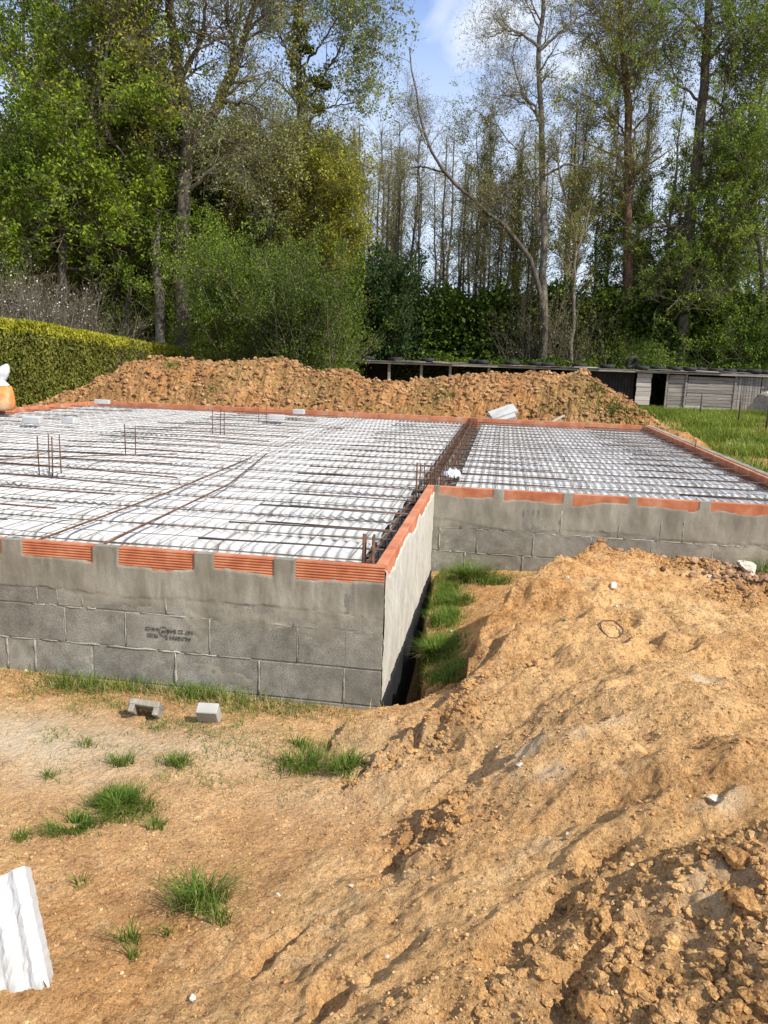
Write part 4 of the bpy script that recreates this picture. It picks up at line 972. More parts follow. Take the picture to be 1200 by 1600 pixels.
# ------------------------------------------------------------------ spoil heap
SIL = [(40,632),(70,628),(100,612),(130,600),(170,577),(200,562),(220,556),(260,556),(330,563),(400,560),(430,556),(450,561),(480,574),(540,573),(560,585),(600,591),(680,587),(760,581),(860,578),(910,574),(930,583),(955,605),(990,627),(1025,652),(1055,676),(1085,700)]
YC = 13.9
S3 = np.array([atY(a, b_, YC) for a, b_ in SIL])
def crest(x): return np.interp(x, S3[:, 0], S3[:, 2], left=.1, right=.15)
hx = np.arange(-12.2, 6.2, .035); hy = np.arange(12.0, 17.5, .045); HX, HY = np.meshgrid(hx, hy)
cz = crest(HX); front = 12.05 + .25 * (fbm(HX * .8, HX * 0, 3, 5) - .5)
prof_ = np.where(HY < YC, sstep(0, 1, np.clip((HY - front) / (YC - front), 0, 1)) ** .8, 1 - sstep(YC + .6, YC + 3.2, HY))
cl = (fbm(HX * 1.6, HY * 1.6 + cz, 5, 91, .55, True) - .6) * .28 + (.5 - worley(HX * 4.5, HY * 4.5 + cz * 3, 92)) * .09 + (.5 - worley(HX * 9, HY * 9 + cz * 5, 93)) * .06 + (fbm(HX * 9, HY * 9 + cz * 6, 3, 99, .6, True) - .6) * .12
HZ = .12 + (cz - .12) * prof_ + cl * np.clip(prof_ * 2, 0, 1) * np.clip((cz - .2) * 2, 0, 1) - .06 * (prof_ < .02)
gash = np.exp(-((HX - atY(424, 610, 12.8)[0]) / .16) ** 2) * (HY < 13.6) * .30; HZ = HZ - gash * prof_
n1, n2 = HX.shape; id_ = np.arange(n1 * n2).reshape(n1, n2); f = np.stack([id_[:-1, :-1], id_[:-1, 1:], id_[1:, 1:], id_[1:, :-1]], -1).reshape(-1, 4)
hm = mesh_np('spoil_heap', np.stack([HX, HY, HZ - .15 * (HZ > .3) * np.clip((HZ - .3) / .5, 0, 1)], -1).reshape(-1, 3), f, M['heap'], False)
ca = hm.color_attributes.new('soil', 'FLOAT_COLOR', 'POINT'); cc = np.zeros((n1, n2, 4)); cc[..., 3] = 1
cc[..., 0] = np.clip((fbm(HX * 1.3, HY * 1.3, 4, 95) - .52) * 1.6, 0, .5); cc[..., 2] = np.clip((fbm(HX * .9 + 5, HY * 1.2, 4, 96) - .53) * 5, 0, .7)
ca.data.foreach_set('color', cc.astype(np.float32).ravel())
heap = obj('spoil_heap', hm); tag(heap, 'long heap of crumbly ochre excavated soil behind the house base', 'soil heap')
def hz(x, y):
    i = np.clip(((np.asarray(y) - hy[0]) / .045).astype(int), 0, n1 - 1); j = np.clip(((np.asarray(x) - hx[0]) / .035).astype(int), 0, n2 - 1); q = HZ[i, j]; return q - .15 * np.clip((q - .3) / .5, 0, 1)
g = np.random.default_rng(12); n_ = 20000; X = g.uniform(-11, 4.6, n_); Y = g.uniform(12.1, 14.4, n_); k_ = crest(X) > .45; X, Y = X[k_], Y[k_]
R_ = .010 + .06 * g.uniform(size=len(X)) ** 4; V, F = lumps(np.stack([X, Y, hz(X, Y) + R_ * .3], -1), R_, 15, 1)
tag(obj('heap_clods', mesh_np('heap_clods', V, F, simple('heap_clod', [(0.15, 0.075, 0.03), (0.29, 0.155, 0.065), (0.42, 0.25, 0.12)], scale=2.2, bump=.8, bscale=30, bdist=.02, rnd=.3))), 'loose clods of ochre soil on the slope of the long heap', 'soil clods', kind='stuff')
# the heap's tail along the right edge
tx = np.arange(3.46, 5.6, .03); ty = np.arange(8.6, 13.2, .04); TX, TY = np.meshgrid(tx, ty)
tt = np.clip(1 - ((TX - 4.0 - (TY - 12) * .05) / (.35 + .16 * (TY - 8.6))) ** 2, 0, 1); TZ = .05 + tt * np.interp(TY, [8.6, 9.6, 11, 13.2], [.0, .16, .34, .55]) + (fbm(TX * 4, TY * 4, 4, 98, .55, True) - .6) * .2 * tt
n1b, n2b = TX.shape; id_ = np.arange(n1b * n2b).reshape(n1b, n2b); f = np.stack([id_[:-1, :-1], id_[:-1, 1:], id_[1:, 1:], id_[1:, :-1]], -1).reshape(-1, 4)
tm = mesh_np('soil_spill', np.stack([TX, TY, TZ], -1).reshape(-1, 3), f, M['heap'], False); obj('heap_tail', tm, heap)

# ------------------------------------------------------------------ grass
def blades(P, hmin, hmax, lean, width, seed, seg=4, out=None):
    g = np.random.default_rng(seed); n = len(P); h = g.uniform(hmin, hmax, n); a = g.uniform(0, 2 * math.pi, n) if out is None else out + g.normal(size=n) * .7
    L = h * g.uniform(.3, 1.0, n) * lean; t = np.linspace(0, 1, seg); w = width * g.uniform(.7, 1.3, n)
    d = np.stack([np.cos(a), np.sin(a), 0 * a], -1); s_ = np.stack([-np.sin(a), np.cos(a), 0 * a], -1)
    ctr = P[:, None, :] + d[:, None, :] * (L[:, None] * t ** 1.9)[..., None]
    ctr[..., 2] += h[:, None] * (t - .35 * lean * t ** 3)
    ww = (w[:, None] * (1 - t * .93))[..., None]
    V = np.stack([ctr - s_[:, None] * ww, ctr + s_[:, None] * ww], 2).reshape(-1, 3)
    i0 = (np.arange(n) * seg * 2)[:, None] + (np.arange(seg - 1) * 2)[None]
    F = np.stack([i0, i0 + 1, i0 + 3, i0 + 2], -1).reshape(-1, 4); return V, F
def tuft(px, py, rad, n, hmin, hmax, label, seed, mt='grass', lean=1.0, width=.0022, stretch=1.0, name='grass_tuft'):
    p = hit(px, py); g = np.random.default_rng(seed); a = g.uniform(0, 6.28, n); r = rad * np.sqrt(g.uniform(size=n)) * g.uniform(.5, 1, n)
    if n > 250:
        lob = .45 + 1.1 * vnoise(a * 1.4 + seed, a * 0 + seed, seed); r = r * lob * np.where(g.uniform(size=n) < .12, 1.7, 1); hm_ = fbm(r * np.cos(a) * 22 + seed, r * np.sin(a) * 22, 2, seed); kk = hm_ > .40; a, r = a[kk], r[kk]; n = len(a)
    X = p[0] + r * np.cos(a) * stretch; Y = p[1] + r * np.sin(a); Z = ground_h(X, Y) - .004
    V, F = blades(np.stack([X, Y, Z], -1), hmin * 1.35, hmax * 1.35, lean, width, seed, out=a)
    V2 = V - np.array(p); o = obj(name, mesh_np(name, V2, F, M[mt]), None, p)
    if n > 80:
        k = g.integers(0, n, n // 6); Vd, Fd = blades(np.stack([X, Y, Z], -1)[k] + g.normal(size=(len(k), 3)) * np.array([.02, .02, 0]), hmin * .6, hmax * .8, 1.9, width * .8, seed + 1, out=a[k]); obj('dead_blades', mesh_np('dead_blades', Vd - np.array(p), Fd, M['grass_dry']), o)
    return tag(o, label, 'grass tuft')
T_ = [(318,1412,.085,230,.05,.15,'big spiky grass tuft alone in the left foreground soil'),(345,1440,.04,50,.03,.09,'low grass sprig joined to the lower right of the big tuft'),(203,1470,.035,40,.03,.09,'small spiky grass tuft below left of the big tuft'),(207,1500,.02,18,.03,.08,'tiny grass sprig lowest in the left foreground'),
 (262,1462,.02,14,.02,.07,'thin grass sprig between the big and small tufts'),(130,1385,.03,20,.02,.06,'sparse grass sprig near the white foam panel'),(185,1262,.12,1300,.025,.07,'dense dark grass patch near left edge of the sandy ground'),(115,1295,.09,700,.02,.06,'lower left lobe of low dense grass'),
 (245,1292,.04,70,.02,.07,'grass sprig right of the dense patch'),(35,1310,.04,60,.02,.05,'pale grass sprig at the left picture edge'),(475,1200,.10,520,.04,.11,'bright grass clump at the foot of the mound'),(540,1203,.08,420,.03,.09,'grass clump half buried by dark clods'),
 (470,1165,.04,60,.03,.07,'small grass sprig above the bright clump'),(280,1195,.05,110,.03,.08,'upright grass tuft on the sandy ground below the block chips'),(190,1195,.05,90,.03,.08,'upright grass tuft left of centre on the sandy ground'),(78,1215,.03,40,.02,.07,'greyish grass sprig on pale sand at left'),
 (135,1165,.05,60,.02,.05,'thin grass strands on the pale sand'),(738,908,.13,900,.08,.20,'lush grass tuft in the inner corner of the walls'),(775,914,.09,420,.04,.11,'lower grass tuft beside the corner tuft'),(694,975,.09,900,.05,.13,'grass clump along the trench by the rendered wall'),
 (680,1025,.08,1000,.05,.14,'bright grass clump low in the trench'),(712,945,.11,700,.04,.10,'yellowing grass in the upper trench'),(1192,898,.08,110,.10,.22,'tall grey green grass at the right edge above the ridge')]
for i, t in enumerate(T_): tuft(*t[:6], t[6], 100 + i, stretch=1.25)
def grass_field(name, n, seed, fn, bounds, hmin, hmax, width, mt, label, zfn=None, lean=1.0):
    g = np.random.default_rng(seed); X = g.uniform(bounds[0], bounds[1], n); Y = g.uniform(bounds[2], bounds[3], n); k = g.uniform(size=n) < fn(X, Y); X, Y = X[k], Y[k]
    k = ~((X > -8.3) & (X < 0.01) & (Y > -.012) & (Y < 12)) & ~((X > -.1) & (X < 3.5) & (Y > 2.79) & (Y < 12)); X, Y = X[k], Y[k]
    Z = (ground_h(X, Y) if zfn is None else zfn(X, Y)) - .004
    V, F = blades(np.stack([X, Y, Z], -1), hmin, hmax, lean, width, seed)
    return tag(obj(name, mesh_np(name, V, F, M[mt])), label, 'grass', kind='stuff')
nzf = lambda x, y, s, th_: np.clip((fbm(x * 5, y * 5, 3, s) - th_) * 6, 0, 1)
grass_field('wall_grass', 11000, 201, lambda x, y: np.exp(-((y + .06) / (.05 + .07 * vnoise(x * 5, x * 0, 3))) ** 2) * np.clip(np.interp(x, [-2.3, -1.95, -1.82, -1.3, -.8, -.66, -.52, 0], [.03, .06, .6, .9, .9, .35, .03, .02]) * (0.5 + nzf(x, y, 7, .42)), 0, 1), (-2.7, .0, -.3, 0), .03, .13, .0022, 'grass', 'long grass growing along the foot of the front block wall')
grass_field('wall_grass', 5000, 207, lambda x, y: np.exp(-((y + .10) / .10) ** 2) * np.interp(x, [-2.3, -1.5, -.5, 0], [.3, .6, .6, .15]), (-2.7, .0, -.35, 0), .02, .09, .002, 'grass_dry', 'dry straw stems among the grass at the foot of the front wall')
grass_field('trench_grass', 60000, 202, lambda x, y: np.exp(-((x - np.interp(y, [t[0] for t in TR], [t[1] for t in TR]) - .10) / .09) ** 2) * np.clip(.12 + nzf(x, y, 8, .44), 0, 1) * (y > .12), (.02, .8, .1, 2.8), .03, .10, .002, 'grass', 'low grass in the trench between the rendered wall and the mound')
grass_field('corner_grass', 6000, 203, lambda x, y: np.exp(-((y - 2.6) / .12) ** 2) * np.clip(.1 + nzf(x, y, 9, .45), 0, 1) * np.exp(-((x - .7) / .6) ** 2), (.1, 2.2, 2.2, 2.79), .02, .07, .0022, 'grass', 'grass strip along the foot of the recessed wall')
grass_field('sparse_grass', 60000, 204, lambda x, y: np.clip((fbm(x * 4, y * 6, 5, 207, .6) - .49) * 4, 0, .8) * sstep(.1, -.4, x) * np.interp(y, [-1.7, -1.2, -.7, 0], [.0, .10, .5, 1]), (-2.6, .2, -1.7, -.02), 0.012, .055, .0018, 'grass', 'sparse low grass on the sandy ground')
grass_field('dry_grass', 30000, 205, lambda x, y: np.clip((fbm(x * 4, y * 6, 4, 217) - .48) * 3, 0, .6) * sstep(.2, -.6, x) * sstep(-1.6, -.6, y), (-2.6, .2, -1.7, -.02), .008, .035, .0014, 'grass_dry', 'dry straw stems scattered on the sandy ground', lean=2.0)
grass_field('meadow_grass', 110000, 206, lambda x, y: sstep(4.4, 5.6, x - .06 * (y - 10) + .9 * fbm(x, y, 3, 61)) * np.clip((fbm(x * 1.1, y * .7, 4, 65) - .36) * 5, 0.12, 1), (3.9, 13, 9.5, 30), .10, .38, .009, 'meadow', 'bright green meadow grass between the heap and the plank shed')
grass_field('meadow_edge', 9000, 208, lambda x, y: nzf(x * .4, y * .4, 66, .42), (3.5, 6.2, 5, 12), .02, .12, .004, 'meadow', 'thin grass on the dirt beside the right edge of the slab')
hg = lambda x, y: hz(x, y)
grass_field('heap_weeds', 22000, 209, lambda x, y: np.clip((fbm(x * 1.3, y * 2, 3, 221) - .60) * 8, 0, 1), (-9, 4.2, 12.2, 14), .03, .13, .007, 'grass', 'weeds sprouting from the soil heap', hg)
def hit_heap(px, py):
    d = ray(px, py); t = np.linspace(12, 22, 800); P = CAM + d * t[:, None]; P = P[P[:, 1] > 12.05]; k = np.argmax(P[:, 2] < hz(P[:, 0], P[:, 1])); return P[k]
def weed(px, py, Y, n, rad, hh, label, seed, mt='grass'):
    p = hit_heap(px, py); Y = float(p[1]); g = np.random.default_rng(seed); X = p[0] + g.normal(size=n) * rad; Yy = Y + g.normal(size=n) * rad * .5; Z = hz(X, Yy) - .01
    V, F = blades(np.stack([X, Yy, Z], -1), hh * .4, hh, .8, .008, seed); tag(obj('weed_clump', mesh_np('weed_clump', V - np.array([p[0], Y, 0]), F, M[mt]), None, (p[0], Y, 0)), label, 'weeds')
weed(270, 572, 13.6, 260, .18, .16, 'green weed clump high on the left of the heap', 1); weed(690, 618, 12.8, 260, .20, .16, 'green weed clump in the middle of the heap', 2)
weed(960, 645, 12.5, 900, .42, .22, 'dark green weed patch at the right foot of the heap', 3, 'leaf_deep'); weed(845, 650, 12.4, 120, .15, .12, 'small weeds at the foot of the heap behind the small bay', 4); weed(585, 640, 12.4, 90, .12, .1, 'tiny weeds low on the heap left of centre', 5)

# ------------------------------------------------------------------ trees
def norm(v): return v / (np.linalg.norm(v, axis=-1, keepdims=True) + 1e-9)
def grow(P, Rd, n, t0, t1, ang, length, S, wig, up, rs, g, shape=None):
    """children of polylines P (N,S,3): returns (pts, radii)"""
    N_, S_, _ = P.shape
    par = g.integers(0, N_, n) if N_ > 1 else np.zeros(n, int)
    t = g.uniform(t0, t1, n); ft = t * (S_ - 1); i = np.clip(ft.astype(int), 0, S_ - 2); fr = (ft - i)[:, None]
    st = P[par, i] * (1 - fr) + P[par, i + 1] * fr; tan = norm(P[par, i + 1] - P[par, i]); r0 = Rd[par, i] * (1 - fr[:, 0]) + Rd[par, i + 1] * fr[:, 0]
    rnd = g.normal(size=(n, 3)); side = norm(rnd - tan * np.sum(rnd * tan, 1, keepdims=True))
    a = np.radians(g.normal(ang, 12, n))[:, None]; d = norm(tan * np.cos(a) + side * np.sin(a))
    plen = np.linalg.norm(P[par, -1] - P[par, 0], axis=1)
    L = length * g.uniform(.55, 1.25, n) * (shape(t) if shape is not None else 1.0)
    out = np.zeros((n, S, 3)); out[:, 0] = st; step = (L / (S - 1))[:, None]
    for k in range(1, S):
        out[:, k] = out[:, k - 1] + d * step
        d = norm(d + g.normal(size=(n, 3)) * wig + np.array([0, 0, up]))
    rb = np.minimum(r0 * rs, L * .03 + .004)
    rad = rb[:, None] * np.linspace(1, .25, S)[None]
    return out, rad
def path(pts, Y, r0, r1, S=18, g=None, dy=.5, wob=.03):
    """a traced trunk or limb: pixels at distance Y, wandering a little in depth"""
    g = g or rng; P = []
    yy = Y
    for i, (a, b_) in enumerate(pts): P.append(atY(a, b_, yy)); yy += g.normal() * dy * .4
    P = np.array(P); s = np.concatenate([[0], np.cumsum(np.linalg.norm(np.diff(P, axis=0), axis=1))]); t = np.linspace(0, s[-1], S)
    Q_ = np.stack([np.interp(t, s, P[:, k]) for k in range(3)], -1); Q_[1:-1] += g.normal(size=(S - 2, 3)) * wob
    Q_[:, :] = np.where((np.arange(S) == 0)[:, None], Q_, Q_)
    return Q_, np.linspace(r0, r1, S)
def leaves(P, n, size, g, spread=.12, t0=.2, droop=0):
    N_, S_, _ = P.shape; par = g.integers(0, N_, n); ft = g.uniform(t0, 1, n) * (S_ - 1); i = np.clip(ft.astype(int), 0, S_ - 2); fr = (ft - i)[:, None]
    c = P[par, i] * (1 - fr) + P[par, i + 1] * fr + g.normal(size=(n, 3)) * spread
    c[:, 2] -= droop * g.uniform(size=n)
    a = norm(g.normal(size=(n, 3))); b_ = norm(np.cross(a, g.normal(size=(n, 3)))); s = size * g.uniform(.6, 1.4, n)[:, None]
    V = np.stack([c - a * s, c + b_ * s * .55, c + a * s, c - b_ * s * .55], 1).reshape(-1, 3)
    return V, np.arange(n * 4).reshape(n, 4)
def build_tree(name, label, group, root, woods, leafs, bark, leafm, twigm='twig', cat='tree', extra=None):
    """woods: list of (pts, rad, sides); the first list goes to trunk, the rest to branches"""
    o = empty(name, root); tag(o, label, cat, group); r = np.array(root, float)
    def join(ws, nm, mt):
        b = MB()
        for P, R_, k in ws:
            V, F = tubes(P, R_, k); b.add(V - r, F[0])
        return b.obj(nm, M[mt], o, True)
    join(woods[:1], 'trunk', bark)
    if len(woods) > 1: join(woods[1:], 'branches', twigm)
    if leafs is not None and len(leafs[0]): obj('crown', mesh_np('crown', leafs[0] - r, leafs[1], M[leafm]), o)
    return o
def cat2(a, b): return np.concatenate([a[0], b[0]]), np.concatenate([a[1], b[1]])

def hero(name, label, paths, Y, bark, seed, n1, l1, n2, l2, n3, l3, nleaf, lsize, leafm, ang=55, up=.08, wig=.14, t0=.25, twigm='twig', spread=.12, rtw=.45, leaf_t=.15, droop=0, group=None, shape=None, lt0=.0, cat='tree'):
    g = np.random.default_rng(seed); PS = []; RS = []
    for pts, r0, r1 in paths:
        q, r = path(pts, Y, r0, r1, 18, g); PS.append(q); RS.append(r)
    P0 = np.array(PS); R0 = np.array(RS)
    # carry the first trunk to the ground
    P0[0, 0, 2] = min(P0[0, 0, 2], 0.0)
    w = [(P0, R0, 9)]
    P1, R1 = grow(P0, R0, n1, t0, 1.0, ang, l1, 8, wig, up, rtw, g, shape); w.append((P1, R1, 5))
    P2, R2 = grow(P1, R1, n2, .2, 1.0, 45, l2, 6, wig * 1.2, up * .6 - droop * .1, .55, g); w.append((P2, R2, 4))
    last = P2
    if n3:
        P3_, R3_ = grow(P2, R2, n3, .15, 1.0, 42, l3, 4, wig * 1.4, -droop * .3, .6, g); w.append((P3_, np.maximum(R3_, .0035), 3)); last = P3_
    lf = leaves(last[::2] if nleaf > 20000 else last, int(nleaf * .9), lsize, g, spread * .62, lt0, droop * .4) if nleaf else None
    root = P0[0, 0].copy(); root[2] = 0
    return build_tree(name, label, group, root, w, lf, bark, leafm, twigm, cat)

hero('maple_tree', 'dense bright green leafy tree filling the left picture edge',
     [([(95,520),(100,380),(96,250),(90,100),(86,0),(80,-80)], .17, .05), ([(98,330),(60,240),(30,150),(10,60)], .10, .03), ([(97,300),(130,210),(160,120),(175,40)], .09, .03), ([(98,360),(50,330),(0,300)], .07, .03), ([(98,340),(140,300),(190,270)], .06, .02)],
     21, 'bark', 1, 90, 2.6, 1200, 1.3, 4500, .6, 72000, .058, 'leaf_maple', ang=75, t0=.0, up=.02, spread=.16)
hero('maple_tree', 'leafy green tree behind the hawthorn with shaded inner crown',
     [([(140,520),(139,430),(140,300),(128,200),(120,100),(118,0)], .15, .05), ([(140,400),(170,320),(185,260)], .07, .03), ([(139,380),(100,330),(70,300)], .07, .03)],
     24, 'bark', 2, 70, 2.8, 1000, 1.3, 4000, .6, 56000, .06, 'leaf_maple', ang=75, t0=.03, up=.02, spread=.18)
hero('olive_green_tree', 'yellow olive tree with fine upright foliage in front of the forked trunk',
     [([(200,510),(196,400),(185,280),(170,160),(165,60),(160,-20)], .10, .03), ([(190,330),(215,250),(230,170)], .06, .02), ([(188,300),(150,220),(130,140)], .06, .02)],
     23, 'bark', 3, 60, 2.2, 1000, 1.2, 4200, .6, 46000, .042, 'leaf_olive', ang=50, t0=.08, up=.15, spread=.14)
hero('birch_tree', 'leaning pale trunked tree left of the dark forked tree',
     [([(250,500),(247,440),(244,380),(245,335),(238,280),(233,225),(222,170),(216,100),(210,30),(200,-60)], .17, .09), ([(238,270),(205,200),(190,140)], .06, .02)],
     22.2, 'bark_pale', 4, 60, 2.6, 500, 1.4, 1900, .7, 16000, .05, 'leaf_olive', t0=.3)
hero('forked_tree', 'tall dark forked tree with sparse new leaves against the sky',
     [([(283,510),(284,440),(283,360),(288,290),(295,235),(293,170),(278,100),(268,40),(262,-60)], .30, .12),
      ([(292,228),(318,195),(340,165),(357,130),(374,85),(386,45),(400,0),(420,-50)], .20, .08), ([(283,120),(305,80),(318,45),(322,0)], .10, .04), ([(372,85),(360,50),(352,10)], .08, .04),
      ([(294,225),(340,216),(372,224),(412,252)], .07, .02), ([(352,160),(390,160),(415,185)], .07, .02), ([(386,48),(410,25),(450,10)], .06, .02), ([(284,300),(262,240),(250,200)], .06, .02), ([(284,250),(250,160),(215,120),(220,60)], .07, .02)],
     22.6, 'bark', 5, 110, 2.1, 800, 1.3, 3600, .7, 17000, .042, 'leaf_poplar', t0=.3, ang=50, up=.12)
hero('poplar_tree', 'ivy covered poplar with pale sparse leaves reaching right into the sky',
     [([(468,500),(466,400),(468,250),(467,120),(468,0),(468,-80)], .16, .07), ([(470,170),(500,130),(540,60),(580,10)], .06, .015), ([(470,200),(510,168),(556,158)], .05, .015), ([(468,110),(500,70),(530,20),(550,-20)], .05, .015), ([(468,120),(440,60),(420,10)], .05, .02), ([(468,60),(440,20),(430,-30)], .05, .02)],
     27, 'bark', 6, 80, 1.9, 800, 1.1, 3200, .55, 26000, .05, 'leaf_poplar', t0=.35, ang=50, up=.10)
hero('ivy_column', 'dark ivy climbing the poplar stem near the top', [([(470,175),(468,90),(470,20),(470,-60)], .09, .07)], 26.8, 'bark', 7, 60, .35, 200, .25, 0, .2, 3200, .06, 'leaf_olive', t0=0, ang=80, spread=.12, cat='ivy')
def mistletoe(px, py, Y, r, seed):
    g = np.random.default_rng(seed); p = atY(px, py, Y); P0 = np.array([[p + np.array([0, 0, -r * .3]), p]]); R0 = np.array([[.02, .015]])
    P1, R1 = grow(P0, R0, 40, .8, 1, 70, r, 5, .1, .0, .8, g); lf = leaves(P1, 700, .05, g, .04, .4)
    build_tree('mistletoe', 'round mistletoe ball hanging in the poplar', 'mistletoe balls in the poplar', p, [(P1, R1, 3)], lf, 'bark', 'leaf_deep', cat='mistletoe')
mistletoe(495, 128, 26.5, .28, 1); mistletoe(508, 137, 26.6, .3, 2); mistletoe(498, 172, 26.4, .3, 3); mistletoe(480, 80, 26.6, .3, 4)
hero('weeping_birch', 'fresh green drooping birch right of the forked tree',
     [([(420,510),(421,430),(422,330),(423,250),(425,190)], .11, .03), ([(421,330),(460,250),(480,215)], .04, .015), ([(421,320),(385,260),(370,225)], .04, .015), ([(455,500),(470,350),(490,250)], .06, .02)],
     26.5, 'bark_pale', 8, 80, 1.9, 1200, 1.2, 4600, .8, 56000, .040, 'leaf_olive', ang=50, up=.02, droop=.5, t0=.15, spread=.10)
hero('young_tree', 'young yellow green tree at the right end of the leafy group',
     [([(520,510),(521,420),(524,330),(527,260),(530,215)], .07, .02), ([(500,500),(503,380),(510,290)], .05, .02)],
     26, 'bark', 9, 50, 1.4, 700, 1.0, 2600, .5, 32000, .045, 'leaf_olive', t0=.2, up=.1)
hero('leafy_tree', 'mid green leafy tree behind the willow bush',
     [([(335,520),(338,430),(345,330),(350,270)], .09, .03), ([(300,520),(310,400),(320,330)], .06, .03)],
     28, 'bark', 10, 60, 2.0, 900, 1.3, 3200, .6, 60000, .058, 'leaf_deep', t0=.15)
hero('background_tree', 'dense leafy crown behind the left trees, low to the ground', [([(30,540),(32,430),(30,300)], .10, .04), ([(200,540),(205,430),(210,330)], .10, .04)], 27, 'bark', 12, 60, 2.6, 1000, 1.5, 3200, .8, 70000, .075, 'leaf_deep', t0=.05)
hero('background_tree', 'tall dim leafy crown rising behind the olive tree', [([(40,500),(40,200),(35,-40)], .14, .05), ([(170,500),(172,350),(175,230)], .12, .05)], 31, 'bark', 13, 80, 3.2, 1000, 1.8, 3000, .9, 44000, .075, 'leaf_deep', t0=.2)
hero('background_tree', 'leafy crown seen between the forked tree and the poplar', [([(380,520),(385,400),(390,280)], .12, .04), ([(440,520),(445,400),(450,300)], .10, .03)], 33, 'bark', 14, 70, 2.6, 1000, 1.6, 3200, .8, 50000, .065, 'leaf_fresh', t0=.3)
# right-hand trees
hero('leaning_tree', 'slim bare limb arching left out of the right hand grove',
     [([(850,565),(849,480),(838,430),(822,392),(800,362),(765,335),(725,300),(696,270),(668,232),(655,180),(645,115),(640,75)], .15, .03), ([(695,270),(665,262),(640,262),(620,270)], .06, .015), ([(800,360),(760,352),(735,370),(725,400)], .07, .02), ([(668,232),(652,190),(632,150)], .03, .01), ([(822,392),(790,395),(740,400)], .05, .015)],
     36.3, 'bark', 15, 80, 1.25, 600, .8, 2400, .5, 6000, .032, 'catkin', t0=.35, ang=55, up=.12)
hero('grey_tree', 'tall bare tree with arching upper limbs and grey catkins',
     [([(851,565),(849,450),(851,350),(845,260),(846,190),(841,110),(841,60),(850,10),(852,-60)], .21, .09), ([(846,200),(835,165),(812,148),(780,150)], .08, .03), ([(842,75),(815,50),(785,48),(762,60)], .08, .02), ([(842,80),(872,55),(900,30),(930,10)], .07, .02), ([(846,190),(818,150),(808,120),(800,90)], .06, .02),
      ([(850,275),(885,255),(925,262),(970,250),(990,255)], .07, .02), ([(848,300),(830,280),(800,290),(775,320)], .05, .02), ([(843,45),(825,10),(815,-30)], .05, .02), ([(850,330),(820,250),(780,200),(740,170)], .05, .015)],
     36.6, 'bark_pale', 16, 170, 1.5, 1300, .95, 5500, .55, 14000, .034, 'catkin', t0=.3, ang=55, up=.05)
hero('slender_tree', 'slender pale trunk just right of the grey tree', [([(893,572),(895,500),(898,440),(900,380),(888,320),(876,280),(870,230)], .10, .04), ([(899,400),(920,340),(930,280)], .05, .02)], 36.4, 'bark_pale', 17, 60, 1.7, 500, 1.0, 1800, .6, 9000, .042, 'leaf_olive', t0=.35, up=.1)
hero('red_trunk_tree', 'straight tree with thick reddish brown trunk left of the dark layered tree',
     [([(979,572),(980,500),(981,400),(981,250),(980,150),(972,70),(966,-60)], .28, .10), ([(981,215),(950,170),(935,150)], .06, .02), ([(981,160),(1005,100),(1030,60)], .06, .02), ([(975,80),(940,30),(920,-10)], .07, .02), ([(973,70),(1000,20)], .06, .02)],
     38, 'bark_red', 18, 180, 2.8, 1400, 1.5, 5500, .8, 44000, .044, 'leaf_olive', t0=.3, ang=60)
hero('layered_tree', 'massive dark trunk with level spreading branches and thin green leaves',
     [([(1062,565),(1068,500),(1074,400),(1084,300),(1096,180),(1102,100),(1106,30),(1110,-60)], .34, .16), ([(1042,560),(1055,450),(1072,350)], .15, .08), ([(1094,200),(1120,180),(1150,170),(1190,175)], .08, .02), ([(1100,110),(1130,60),(1160,20)], .09, .03), ([(1100,120),(1130,110),(1150,105),(1185,125)], .07, .02),
      ([(1096,160),(1060,130),(1035,70)], .07, .02), ([(1104,60),(1070,20),(1040,0)], .07, .02), ([(1104,40),(1150,30),(1200,20)], .07, .02), ([(1074,330),(1110,290),(1150,270),(1190,290)], .08, .02), ([(1074,380),(1110,360),(1150,380)], .06, .02)],
     37.5, 'bark', 19, 170, 3.0, 1400, 1.7, 5500, .8, 64000, .050, 'leaf_fresh', t0=.2, ang=70, up=.0)
hero('edge_tree', 'leaning tree at the right picture edge', [([(1195,560),(1192,450),(1186,380),(1178,330),(1180,240),(1190,150),(1200,0)], .12, .05), ([(1186,380),(1160,300),(1150,240)], .05, .02)], 37, 'bark', 20, 80, 2.6, 900, 1.5, 3200, .7, 44000, .05, 'leaf_fresh', t0=.15)
hero('leafy_tree', 'green leafed understorey tree right of the massive dark trunk', [([(1120,560),(1125,450),(1130,350),(1140,280)], .08, .03), ([(1100,560),(1080,470),(1050,400)], .06, .02)], 39, 'bark', 21, 70, 2.2, 700, 1.3, 2400, .6, 60000, .055, 'leaf_fresh', t0=.2, ang=70, up=0)
hero('leafy_tree', 'olive understorey tree between the slender tree and the red trunk', [([(925,560),(928,450),(935,350),(940,260)], .07, .02), ([(1010,560),(1015,430),(1020,300)], .07, .02)], 40, 'bark', 22, 70, 2.0, 700, 1.2, 2400, .6, 50000, .05, 'leaf_fresh', t0=.15)
hero('leafy_tree', 'budding olive tree behind the arching pale limb', [([(742,560),(745,400),(748,280),(745,205)], .09, .02), ([(775,560),(778,430),(785,300)], .07, .02), ([(800,560),(802,420),(800,280)], .07, .02)], 41, 'bark', 23, 110, 1.9, 900, 1.1, 3400, .6, 34000, .042, 'leaf_olive', t0=.3, up=.12)

